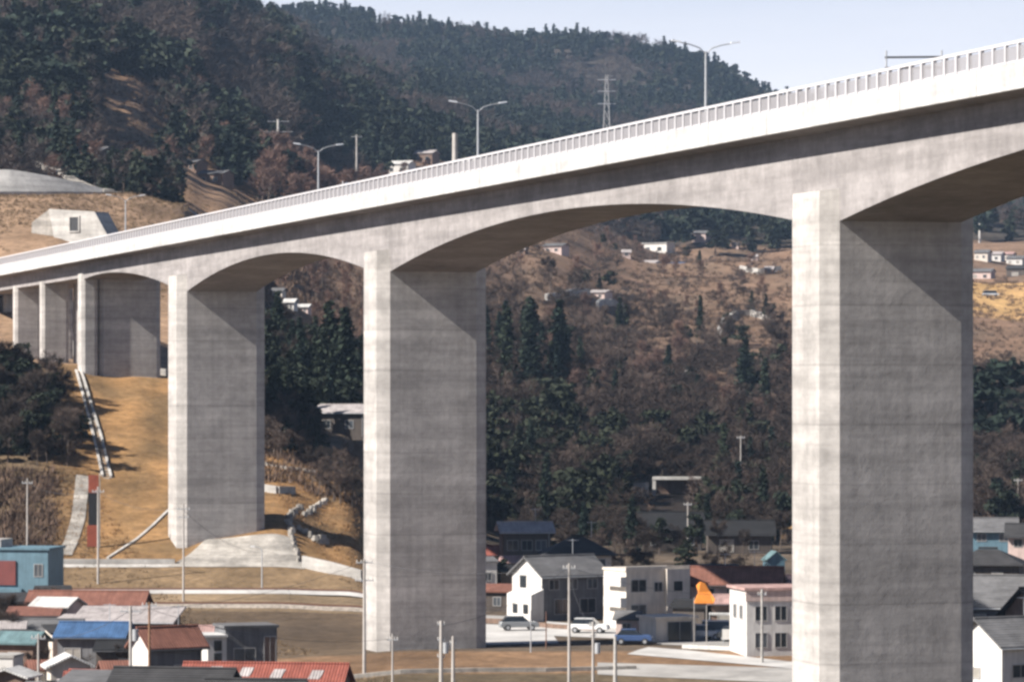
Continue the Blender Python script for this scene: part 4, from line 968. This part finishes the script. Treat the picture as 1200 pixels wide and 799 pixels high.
def bare(hgt=10.0, spread=.36, ntw=1500, limbs=7, conic=0.0, tw=.045, tl=1.2, seed=0):
    r = random.Random(seed); mb = MB(); tips = []
    lean = Vector((r.uniform(-.08,.08), r.uniform(-.08,.08), 1)); top = lean*hgt*.82
    pts = [Vector((0,0,-.5)), lean*hgt*.25, lean*hgt*.5, top]; rad = [.022*hgt,.016*hgt,.010*hgt,.003*hgt]
    for i in range(3): mb.tube(pts[i], pts[i+1], rad[i], rad[i+1], 6)
    for i in range(limbs*2):
        t = r.uniform(.22,.85); b0 = lean*hgt*t*.98; ang = i*2.4+r.uniform(-.5,.5)
        rr = spread*hgt*(1-conic*t)*r.uniform(.6,1.1)*(1.0 if t < .6 else .7)
        e = b0 + Vector((math.cos(ang)*rr, math.sin(ang)*rr, hgt*r.uniform(.10,.26)*(1-conic*.7)))
        mid = b0.lerp(e,.5)+Vector((0,0,-.02*hgt)); mb.tube(b0, mid, .007*hgt, .005*hgt, 4); mb.tube(mid, e, .005*hgt, .002*hgt, 4)
        for k in range(4):
            q = mid.lerp(e, r.uniform(.1,1)); q2 = q + Vector((r.gauss(0,1), r.gauss(0,1), r.gauss(.5,.8)))*hgt*.07
            mb.tube(q, q2, .003*hgt, .0012*hgt, 3); tips.append((q, q2))
        tips.append((mid, e))
    tips.append((pts[2], pts[3]))
    idx = rng.integers(0, len(tips), ntw); t = rng.random(ntw)[:,None]
    A = np.array([tuple(a) for a,_ in tips])[idx]; Bt = np.array([tuple(b) for _,b in tips])[idx]
    P0 = A*(1-t)+Bt*t + rng.normal(size=(ntw,3))*hgt*.025
    ax = P0.copy(); ax[:,2] = 0; ax /= np.linalg.norm(ax,axis=1,keepdims=True)+.3
    Dr = ax*.6+rng.normal(size=(ntw,3))*.55; Dr[:,2] += .45; Dr *= (tl*rng.uniform(.5,1.2,ntw)/np.linalg.norm(Dr,axis=1))[:,None]*hgt/10
    V, Tn = slivers(P0, Dr, tw*rng.uniform(.5,1.3,ntw)*hgt/10)
    return mb, V, Tn
def cedar(hgt=14.0, rad=.17, whorls=24, per=8, n=8, sz=.55, seed=0):
    r = random.Random(seed); C = []; S = []
    for i in range(whorls):
        t = .06+.92*i/whorls; z = hgt*t; rr = rad*hgt*((1-t)**.75)*r.uniform(.75,1.15)+.12
        for k in range(per):
            a = r.uniform(0,6.28); l = rr*r.uniform(.65,1.15)
            for j in range(n):
                q = (j+r.random())/n; C.append((math.cos(a)*l*q+r.gauss(0,.16), math.sin(a)*l*q+r.gauss(0,.16), z-.35*l*q*q+.15*l*q+r.gauss(0,.15))); S.append(sz*r.uniform(.5,1.25)*(.55+.5*(1-t)))
    V, Tn = cards(np.array(C), np.array(S)); mb = MB(); mb.tube((0,0,-.5),(0,0,hgt*.5),.018*hgt,.012*hgt,6); mb.tube((0,0,hgt*.5),(0,0,hgt*.97),.012*hgt,.003*hgt,6)
    return mb, V, Tn
def pine(hgt=10.0, n=1300, seed=0, sz=.42):
    r = random.Random(seed); mb = MB(); C = []
    top = Vector((r.uniform(-.8,.8), r.uniform(-.8,.8), hgt*.9)); mb.tube((0,0,-.5), top*.5, .022*hgt, .015*hgt, 6); mb.tube(top*.5, top, .015*hgt, .005*hgt, 6)
    lobes = []
    for i in range(15):
        t = r.uniform(.35,1); a = i*2.4; rr = .30*hgt*(1.1-t*.75)*r.uniform(.5,1.1); b0 = top*t; e = b0+Vector((math.cos(a)*rr, math.sin(a)*rr, .04*hgt)); mb.tube(b0*.96, e, .006*hgt, .003*hgt, 4); lobes.append((e, .12*hgt*r.uniform(.7,1.3)))
    for i in range(n):
        c, q = lobes[r.randrange(len(lobes))]; d = Vector((r.gauss(0,1), r.gauss(0,1), r.gauss(0,.6))).normalized()*q*r.random()**.4; C.append(tuple(c+Vector((d.x, d.y, d.z*.75))))
    V, Tn = cards(np.array(C), sz*rng.uniform(.5,1.3,n)); return mb, V, Tn

def as_meshes(name, gen, bark, leaf):
    mb, V, Tn = gen
    me = bpy.data.meshes.new(name+'_trunk'); me.from_pydata(mb.v, [], mb.f); me.materials.append(M[bark]); me.update()
    return me, tri_mesh(name+'_crown', V, Tn, [M[leaf]])
def joined(name, gen, bark, leaf):
    mb, V, Tn = gen; me = bpy.data.meshes.new(name)
    f = [tuple(x) for x in mb.f]; k = len(mb.v)
    me.from_pydata([tuple(v) for v in mb.v]+[tuple(v) for v in V], [], f+[tuple(int(i)+k for i in t) for t in Tn])
    me.materials.append(M[bark]); me.materials.append(M[leaf]); me.polygons.foreach_set('material_index', [0]*len(f)+[1]*len(Tn)); me.update(); return me
NEAR = {
 'bare': [as_meshes('bare', bare(10,.34,1700,7,seed=i), 'bark','twig') for i in range(4)],
 'dark': [as_meshes('dark', bare(10,.36,2000,8,seed=20+i,tw=.055), 'bark','twig_dark') for i in range(3)],
 'larch': [as_meshes('larch', bare(11,.27,1900,9,.75,seed=40+i), 'bark','twig_red') for i in range(3)],
 'cedar': [as_meshes('cedar', cedar(14,seed=i), 'bark','cedar') for i in range(4)],
 'pine': [as_meshes('pine', pine(10,seed=i), 'bark','pine') for i in range(3)],
}
FAR = {
 'bare': [joined('bare_small', bare(10,.34,800,6,seed=60+i,tw=.07), 'bark_pale','twig') for i in range(3)],
 'larch': [joined('larch_small', bare(11,.27,800,8,.75,seed=70+i,tw=.07), 'bark','twig_red') for i in range(3)],
 'dark': [joined('dark_small', bare(10,.36,800,8,seed=74+i,tw=.08), 'bark','twig_dark') for i in range(2)],
 'cedar': [joined('cedar_small', cedar(14,.17,16,7,5,.8,seed=80+i), 'bark','cedar') for i in range(3)],
 'pine': [joined('pine_small', pine(10,500,90+i,.65), 'bark','pine') for i in range(3)],
}
NAMES = {'bare':'bare_tree','dark':'bare_tree','larch':'larch_tree','cedar':'cedar_tree','pine':'pine_tree'}
H0 = {'bare':10,'dark':10,'larch':11,'cedar':14,'pine':10}
TREES = []
def clear(X, Y, r=1.5):
    for fx, fy, fr, see in FOOT:
        if (X-fx)**2+(Y-fy)**2 < (fr+r)**2: return False
        # keep the line of sight to a building's front open
        if see and fy-75 < Y < fy and abs(X-fx*Y/fy) < fr*.7: return False
    pn = X*cT+Y*sT-89.3
    if Y < 680 and -6 < pn < 15: return False
    return True
def tree(kind, u, Y, h, label, group=None, near=True, cat='tree', wide=1.0):
    X = at(u, Y); z = H(X, Y); k = h/H0[kind]; rz = random.uniform(0, 6.28)
    sc = (k*wide*random.uniform(.9,1.15), k*wide*random.uniform(.9,1.15), k)
    if near:
        tr, cr = random.choice(NEAR[kind]); o = empty(NAMES[kind], (X,Y,z), rz, label, cat, group); o.scale = sc
        for nm, me in (('trunk', tr), ('crown', cr)): link(bpy.data.objects.new(nm, me), o)
    else:
        o = bpy.data.objects.new(NAMES[kind], random.choice(FAR[kind])); o.location = (X,Y,z); o.rotation_euler = (0,0,rz); o.scale = sc; link(o); tag(o, label, cat, group)
    TREES.append((X, Y)); return o
def wood(u0, u1, y0, y1, n, kinds, hs, labels, group, near=True, gap=2.6, wide=1.0, cond=None):
    """labels: one per kind; every tree of that kind in this wood looks alike"""
    ks, ws = zip(*kinds.items()); done = 0; tries = 0
    while done < n and tries < n*14:
        tries += 1
        u = random.uniform(u0, u1); Y = math.sqrt(random.uniform(y0*y0, y1*y1)); X = at(u, Y)
        if cond and not cond(u, Y): continue
        if not clear(X, Y) or any((X-a)**2+(Y-b)**2 < gap*gap for a, b in TREES[-400:]): continue
        k = random.choices(ks, ws)[0]; tree(k, u, Y, H0[k]*random.uniform(*hs), labels[k], group+' ('+NAMES[k].split('_')[0]+', '+k+')', near, wide=wide); done += 1
wood(600,935,562,602,44,{'dark':4,'pine':2,'cedar':1},(.35,.62),{'dark':'low dark leafless tree among the back gardens of the village','pine':'low evergreen among the back gardens of the village','cedar':'small conifer among the back gardens of the village'},'back gardens of the village',gap=1.8)
for u, Y, h_ in ((8,400,2.2),(34,398,1.8),(60,412,2.0),(176,352,2.0),(222,358,1.8),(12,368,2.4),(44,340,1.9),(98,338,1.6),(142,344,1.8),(236,330,1.8),(16,322,1.8)):
    tree('dark', u, Y, h_*1.6, 'small dark leafless shrub between the village roofs at the lower left', 'shrubs between the lower left roofs', True, 'shrub', 1.3)
for u, Y, h_ in ((590,470,2.6),(606,442,2.0),(640,440,2.2),(700,428,2.6),(726,440,3.2),(800,420,2.2),(812,428,2.8),(905,420,3.4),(890,440,3.0),(700,470,3),(640,500,3.2),(730,500,3.4),(750,480,3),(830,460,3.2),(850,490,3),(870,470,2.8),(760,520,3.4),(800,500,3),(700,530,3.4),(620,540,3.6),(660,545,3.2)):
    tree(random.choice(('dark','pine','bare')), u, Y, h_*1.5, 'bushy garden tree among the houses behind the white yard', 'garden trees among the middle houses', True, 'tree', 1.2)
# single trees one can point to
for u, vt, vb, Y, kd, lab in ((873,372,452,840,'cedar','lone dark fir on the bare slope inside the pale curved wall'),
        (820,305,333,1270,'cedar','small dark reddish fir beside the blue-roofed hillside house'),
        (838,252,286,1480,'pine','round dark evergreen high on the hillside just under the arch'),
        (405,338,470,610,'cedar','tallest dark fir left of the middle pier, its tip under the arch'),
        (386,352,480,620,'cedar','dark fir left of the middle pier, second tallest of the clump'),
        (1160,392,520,760,'pine','big dark evergreen right beside the tallest pier below the tan field'),
        (594,335,440,790,'cedar','cedar standing leftmost of the clump against the middle pier shaded edge'),
        (622,324,450,780,'cedar','tall pointed cedar in the middle of the clump right of the middle pier'),
        (656,326,450,785,'cedar','tall pointed cedar at the right end of the clump right of the middle pier')):
    tree(kd, u, Y, pxw(vb-vt, Y), lab, wide=1.15 if kd == 'cedar' else 1.3)
wood(-50,96,488,524,60,{'dark':5,'pine':2,'bare':1},(.42,.68),{'dark':'dark leafless tree in the thicket below the approach piers','pine':'small evergreen in the thicket below the approach piers','bare':'brown leafless tree in the thicket below the approach piers'},'thicket below the approach piers',gap=1.2)
wood(312,428,560,690,34,{'cedar':5,'dark':1},(.55,.85),{'cedar':'dark fir massed in the gap left of the middle pier','dark':'dark leafless tree among the firs left of the middle pier'},'firs left of the middle pier',gap=1.5)
wood(312,425,496,560,38,{'bare':3,'dark':2},(.35,.65),{'bare':'brown leafless tree on the bank left of the middle pier','dark':'dark leafless tree on the bank left of the middle pier'},'bank left of the middle pier',gap=1.2,cond=lambda u,Y: u > 365 or Y > 524)
wood(565,690,760,850,16,{'cedar':1},(.7,1.05),{'cedar':'cedar in the dark clump right of the middle pier'},'cedar clump right of the middle pier',gap=2)
wood(562,940,600,710,130,{'dark':5,'cedar':1,'bare':2,'pine':2},(.55,.9),{'dark':'dark leafless tree in the shaded wood just behind the village','cedar':'dark conifer in the shaded wood just behind the village','bare':'brown leafless tree in the shaded wood just behind the village','pine':'evergreen bush-like tree in the shaded wood just behind the village'},'shaded wood behind the village',gap=2.0)
wood(562,940,690,1000,120,{'bare':6,'dark':2,'larch':2.4,'cedar':.5},(.55,.95),{'bare':'brown leafless tree on the open slope between the two tallest piers','dark':'dark leafless tree on the open slope between the two tallest piers','larch':'russet larch on the open slope between the two tallest piers','cedar':'dark conifer on the open slope between the two tallest piers'},'slope between the two tallest piers',gap=2.6)
wood(1120,1235,640,900,52,{'bare':4,'dark':3,'pine':1},(.6,.95),{'bare':'brown leafless tree in the wood right of the tallest pier','dark':'dark leafless tree in the wood right of the tallest pier','pine':'evergreen in the wood right of the tallest pier'},'wood right of the tallest pier',gap=2)
wood(302,428,985,1060,50,{'larch':1},(.95,1.4),{'larch':'russet larch in the grove above the viaduct at the foot of the dark wood'},'russet larch grove above the viaduct',near=False,gap=3)
wood(430,560,1150,1330,26,{'larch':1},(.5,.8),{'larch':'russet larch in the scrub beside the hillside houses above the railing'},'russet scrub by the hillside houses',near=False,gap=3)
wood(310,430,700,900,26,{'larch':2},(.35,.6),{'bare':'small brown tree on the brown hill above the firs','larch':'small russet larch on the brown hill above the firs'},'brown hill above the firs',near=False,gap=3)
wood(560,935,1010,1560,60,{'larch':2,'pine':1},(.35,.75),{'bare':'small brown tree on the far hillside seen under the tallest arch','larch':'small russet larch on the far hillside seen under the tallest arch','pine':'small evergreen on the far hillside seen under the tallest arch'},'far hillside under the tallest arch',near=False,gap=4)
def hillmask(u, Y): return not (112 < u < 198 and 850 < Y < 1130) and not -48 < Y-float(np.interp(u,[-60,0,60,100,128],[1010,920,860,822,795])) < 4 and not (u > 205 and Y < 1000)
wood(-40,215,805,1010,110,{'pine':4,'cedar':3,'larch':3},(.65,1.05),{'pine':'dark pine at the front of the hill wood above the curved wall','dark':'dark leafless tree at the front of the hill wood above the curved wall','cedar':'dark conifer at the front of the hill wood above the curved wall','larch':'russet larch at the front of the hill wood above the curved wall'},'front of the hill wood above the curved wall',near=False,gap=3.2,cond=hillmask)
wood(205,330,1010,1200,60,{'pine':5,'cedar':3,'larch':1},(.8,1.2),{'pine':'dark pine behind the grey-roofed houses at the foot of the wood','cedar':'dark conifer behind the grey-roofed houses at the foot of the wood','larch':'russet larch behind the grey-roofed houses at the foot of the wood'},'wood behind the grey-roofed houses',near=False,gap=3)

# far woods nobody could count: merged crowns
def merged(name, protos, spots, mats):
    Vs, Ts, Ms, Tn, off = [], [], [], [], 0
    for (X, Y, z, h, kind) in spots:
        V, T_, mi, hh = protos[kind][rng.integers(len(protos[kind]))]
        a = rng.random()*6.28; c, s = math.cos(a), math.sin(a); k = h/hh; w = k*rng.uniform(1.0,1.5)
        Q = np.stack([(V[:,0]*c-V[:,1]*s)*w+X, (V[:,0]*s+V[:,1]*c)*w+Y, V[:,2]*k+z], 1)
        Vs.append(Q); Ts.append(T_+off); Ms.append(np.full(len(T_), mi)); Tn.append(np.full(len(V), rng.random())); off += len(V)
    o = link(bpy.data.objects.new(name, tri_mesh(name, np.concatenate(Vs), np.concatenate(Ts), mats, np.concatenate(Ms), np.concatenate(Tn))))
    return stuff(o)
FP = {'b': [(*bare(10,.40,280,6,seed=100+i,tw=.10,tl=1.9)[1:],0,10) for i in range(4)],
      'c': [(*cedar(13,.19,12,6,5,1.0,seed=110+i)[1:],1,13) for i in range(3)],
      'p': [(*pine(10,280,120+i,.85)[1:],1,10) for i in range(3)]}
def spots(u0, u1, y0, y1, gap, pick, hs, cond=None):
    out = []; y = y0
    while y < y1:
        g = gap*(1+(y-y0)/4000); u = u0
        while u < u1:
            uu = u+random.uniform(-.5,.5)*g*F/y; yy = y+random.uniform(-.6,.6)*g
            if not cond or cond(uu, yy):
                X = at(uu, yy)
                if clear(X, yy, 0):
                    k = pick(X, yy); out.append((X, yy, H(X, yy)-.3, random.uniform(*hs)*(1.25 if k == 'c' else 1), k))
            u += g*F/y
        y += g
    return out
def patchy(bias):
    def f(X, Y):
        v = mnoise.fractal(Vector((X/62, Y/150, 8)), 1, 2, 2)+random.uniform(-.16,.16)+bias
        return 'b' if v > .05 else ('p' if random.random() < .55 else 'c')
    return f
o = merged('hill_wood', FP, spots(-60,330,985,1500,7.2,patchy(.03),(8.5,14.5),lambda u,Y: not (205 < u < 330 and Y < 1010) and not (112 < u < 196 and Y < 1125)), [M['f_twig'], M['f_pine']]); tag(o, 'mixed dark and russet woodland covering the near hill at the upper left', 'woodland')
o = merged('upper_hill_wood', FP, spots(-60,470,1500,2150,9,patchy(-.12),(9,14))+spots(330,470,1330,1500,7,patchy(-.15),(8,13)), [M['f_twig'], M['f_pine']]); tag(o, 'dark conifer woodland on the upper part of the left hill', 'woodland')
o = merged('mid_slope_wood', FP, spots(420,1010,1500,2150,9,patchy(-.05),(9,14))+spots(440,560,1420,1500,8,patchy(-.1),(7,11)), [M['f_twig'], M['f_pine']]); tag(o, 'patchy brown and dark woodland on the slope above the railing', 'woodland')
o = merged('ridge_wood', FP, spots(300,1010,2150,3080,10.5,patchy(-.15),(9,15)), [M['f_twig'], M['f_pine']]); tag(o, 'far forest clothing the long ridge against the sky', 'woodland')
o = merged('east_slope_wood', FP, spots(1010,1260,1500,2400,14,patchy(.0),(8,13)), [M['f_twig'], M['f_pine']]); tag(o, 'thin woodland on the far slope behind the tallest pier', 'woodland')

o = merged('hillside_wood', FP, [(X,Y,z,h*.6,'b') for X,Y,z,h,k in spots(556,940,690,1560,15,lambda X,Y:'b',(8,12),lambda u,Y: random.random()<.55)], [M['f_twig'], M['f_pine']]); tag(o, 'scattered low bare trees and bushes over the hillside under the tallest arch', 'woodland')
o = merged('front_wood', FP, spots(-50,215,802,1010,5,patchy(.12),(6,10),hillmask), [M['f_twig'], M['f_pine']]); tag(o, 'brown leafless thicket filling the front of the hill wood above the pale sloping wall', 'woodland')
MP = {'b': [(*bare(10,.40,620,8,seed=130+i,tw=.07,tl=1.5)[1:],0,10) for i in range(4)],
      'c': [(*cedar(13,.2,16,6,6,.85,seed=140+i)[1:],1,13) for i in range(3)], 'p': [(*pine(10,520,150+i,.62)[1:],1,10) for i in range(3)]}
M['m_twig'] = foliage('shaded_bare_crowns', (.030,.022,.018), (.048,.034,.027), True)  # darker copy of the bare-crown colour, shade of the dense wood painted in
def sp2(u0,u1,y0,y1,gap,mix,hs,cond=None): return [(X,Y,z,h*(1.2 if k=='c' else 1),k) for X,Y,z,h,_ in spots(u0,u1,y0,y1,gap,lambda X,Y:'b',hs,cond) for k in [random.choices('bcp',mix)[0] if not (mnoise.noise(Vector((X/16,Y/40,6)))+(.5 if uof(X,Y) < 730 and Y < 740 else 0) > .26) else random.choice('ppc')]]
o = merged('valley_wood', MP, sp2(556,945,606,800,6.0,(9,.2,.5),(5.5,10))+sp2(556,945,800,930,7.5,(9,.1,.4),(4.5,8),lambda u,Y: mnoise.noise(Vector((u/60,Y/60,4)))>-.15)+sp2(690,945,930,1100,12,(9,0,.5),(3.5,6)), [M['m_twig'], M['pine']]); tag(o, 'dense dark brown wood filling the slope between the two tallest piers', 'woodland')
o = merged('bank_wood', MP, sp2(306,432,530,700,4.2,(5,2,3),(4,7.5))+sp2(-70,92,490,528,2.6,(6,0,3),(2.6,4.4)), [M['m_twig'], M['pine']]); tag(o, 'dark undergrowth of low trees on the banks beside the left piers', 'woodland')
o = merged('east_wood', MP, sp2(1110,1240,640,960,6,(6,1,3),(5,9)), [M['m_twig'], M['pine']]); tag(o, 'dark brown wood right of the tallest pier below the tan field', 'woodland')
# dry grass and scrub: ground cover
def tufts(name, spots_, blades, hgt, w, mat, label):
    C = np.array(spots_); n = len(C); idx = np.repeat(np.arange(n), blades); m_ = len(idx)
    P0 = C[idx]+np.stack([rng.normal(size=m_)*hgt*.5, rng.normal(size=m_)*hgt*.5, np.zeros(m_)], 1)
    Dr = rng.normal(size=(m_,3))*.5; Dr[:,2] = np.abs(Dr[:,2])+.7; Dr *= (hgt*rng.uniform(.5,1.2,m_))[:,None]
    V, T_ = slivers(P0, Dr, w*rng.uniform(.5,1.4,m_)); tint = np.repeat(rng.random(n)[idx], 3)
    o = link(bpy.data.objects.new(name, tri_mesh(name, V, T_, [M[mat]], None, tint))); stuff(o); tag(o, label, 'ground cover')
def scat(n, u0, u1, y0, y1, cond=None):
    out = []
    for _ in range(n):
        u = random.uniform(u0,u1); Y = random.uniform(y0,y1)
        if cond and not cond(u,Y): continue
        X = at(u,Y)
        if clear(X,Y,0): out.append((X,Y,H(X,Y)-.05))
    return out
tufts('dry_grass', scat(5200,60,420,456,542,lambda u,Y: not (190<u<360 and Y<462) and mnoise.noise(Vector((u/22,Y/7,2)))>-.35), 10, .30, .035, 'dry', 'tufted orange dry grass on the slope below the end pier')
tufts('brown_grass', scat(5200,-60,440,366,453)+scat(2200,380,760,322,342)+scat(1600,-40,110,456,487)+scat(1500,440,560,346,364), 10, .22, .035, 'withered', 'withered brown grass on the field and railway bank')
tufts('hill_scrub', scat(6500,555,950,620,1500)+scat(2000,1110,1250,640,1450)+scat(2600,300,440,500,1000)+scat(500,-50,66,456,487)+scat(700,90,205,850,1130), 16, .9, .09, 'scrub', 'low withered scrub over the hillside behind the village')
tufts('slope_grass', scat(4200,-60,310,655,800)+scat(1500,150,330,800,1080), 14, .42, .05, 'withered', 'tan dry grass on the terrace beyond the viaduct')

hb_ = MB(); hb_.box(-13000,13000,-900,12600,1.5,372); 
def hazemat():
    m = bpy.data.materials.new('haze_air'); m.use_nodes = True; nt = m.node_tree; nt.nodes.remove(nt.nodes['Principled BSDF'])
    v = nt.nodes.new('ShaderNodeVolumePrincipled'); v.inputs['Color'].default_value = (.50,.70,1,1); v.inputs['Density'].default_value = HAZE
    nt.links.new(v.outputs[0], nt.nodes['Material Output'].inputs['Volume']); return m
HAZE = 4.8e-5
stuff(hb_.build('haze', hazemat()))
# ------------------------------------------------------------------ light, sky, camera
SUN_EL = R(38); phi = R(5.5)
hs = (-N2*math.cos(phi) - D2*math.sin(phi)).normalized(); to_sun = Vector((hs.x*math.cos(SUN_EL), hs.y*math.cos(SUN_EL), math.sin(SUN_EL)))
ld = bpy.data.lights.new('sun','SUN'); ld.energy = 5.0; ld.angle = R(.5); ld.color = (1,.945,.875)
lo = bpy.data.objects.new('sun', ld); lo.rotation_euler = to_sun.to_track_quat('Z','Y').to_euler(); lo.location = (-200,-100,300); col.objects.link(lo)
w = bpy.data.worlds.new('World'); scene.world = w; w.use_nodes = True; nt = w.node_tree
bg = nt.nodes['Background']; sk = nt.nodes.new('ShaderNodeTexSky'); sk.sky_type = 'NISHITA'; sk.sun_disc = False
sk.sun_elevation = SUN_EL; sk.sun_rotation = math.atan2(to_sun.x, to_sun.y); sk.air_density = .55; sk.dust_density = .3; sk.ozone_density = 3; sk.altitude = 600
g = nt.nodes.new('ShaderNodeTexCoord').outputs['Generated']; sp = nt.nodes.new('ShaderNodeSeparateXYZ'); nt.links.new(g, sp.inputs[0])
el = maprange(nt, sp.outputs[2], .06, .17, 1, 0)            # a pale veil of high thin cloud low over the ridge
veil = math_n(nt, 'MULTIPLY', el, maprange(nt, noise_n(nt, scaled(nt, g, (3,3,22)), 1.6, 5, .6), .3, .7, .86, 1.0))
mx = nt.nodes.new('ShaderNodeMix'); mx.data_type = 'RGBA'; nt.links.new(veil, mx.inputs[0]); nt.links.new(sk.outputs[0], mx.inputs[6]); mx.inputs[7].default_value = (10.0,9.75,10.0,1)
nt.links.new(mx.outputs[2], bg.inputs[0]); bg.inputs[1].default_value = .05
cd = bpy.data.cameras.new('camera'); cd.sensor_fit = 'HORIZONTAL'; cd.sensor_width = 36; cd.lens = 36*F/1200
cd.shift_y = (HV-399.5)/1200; cd.clip_start = 1; cd.clip_end = 30000
cam = bpy.data.objects.new('camera', cd); cam.location = (0,0,CZ); cam.rotation_euler = (R(90),0,0); col.objects.link(cam); scene.camera = cam
scene.render.engine = 'CYCLES'
scene.view_settings.view_transform = 'Standard'; scene.view_settings.look = 'None'; scene.view_settings.exposure = 1.17; scene.view_settings.gamma = 1
scene.cycles.max_bounces = 6; scene.cycles.diffuse_bounces = 3; scene.cycles.filter_width = 2.8
scene.cycles.use_denoising = True
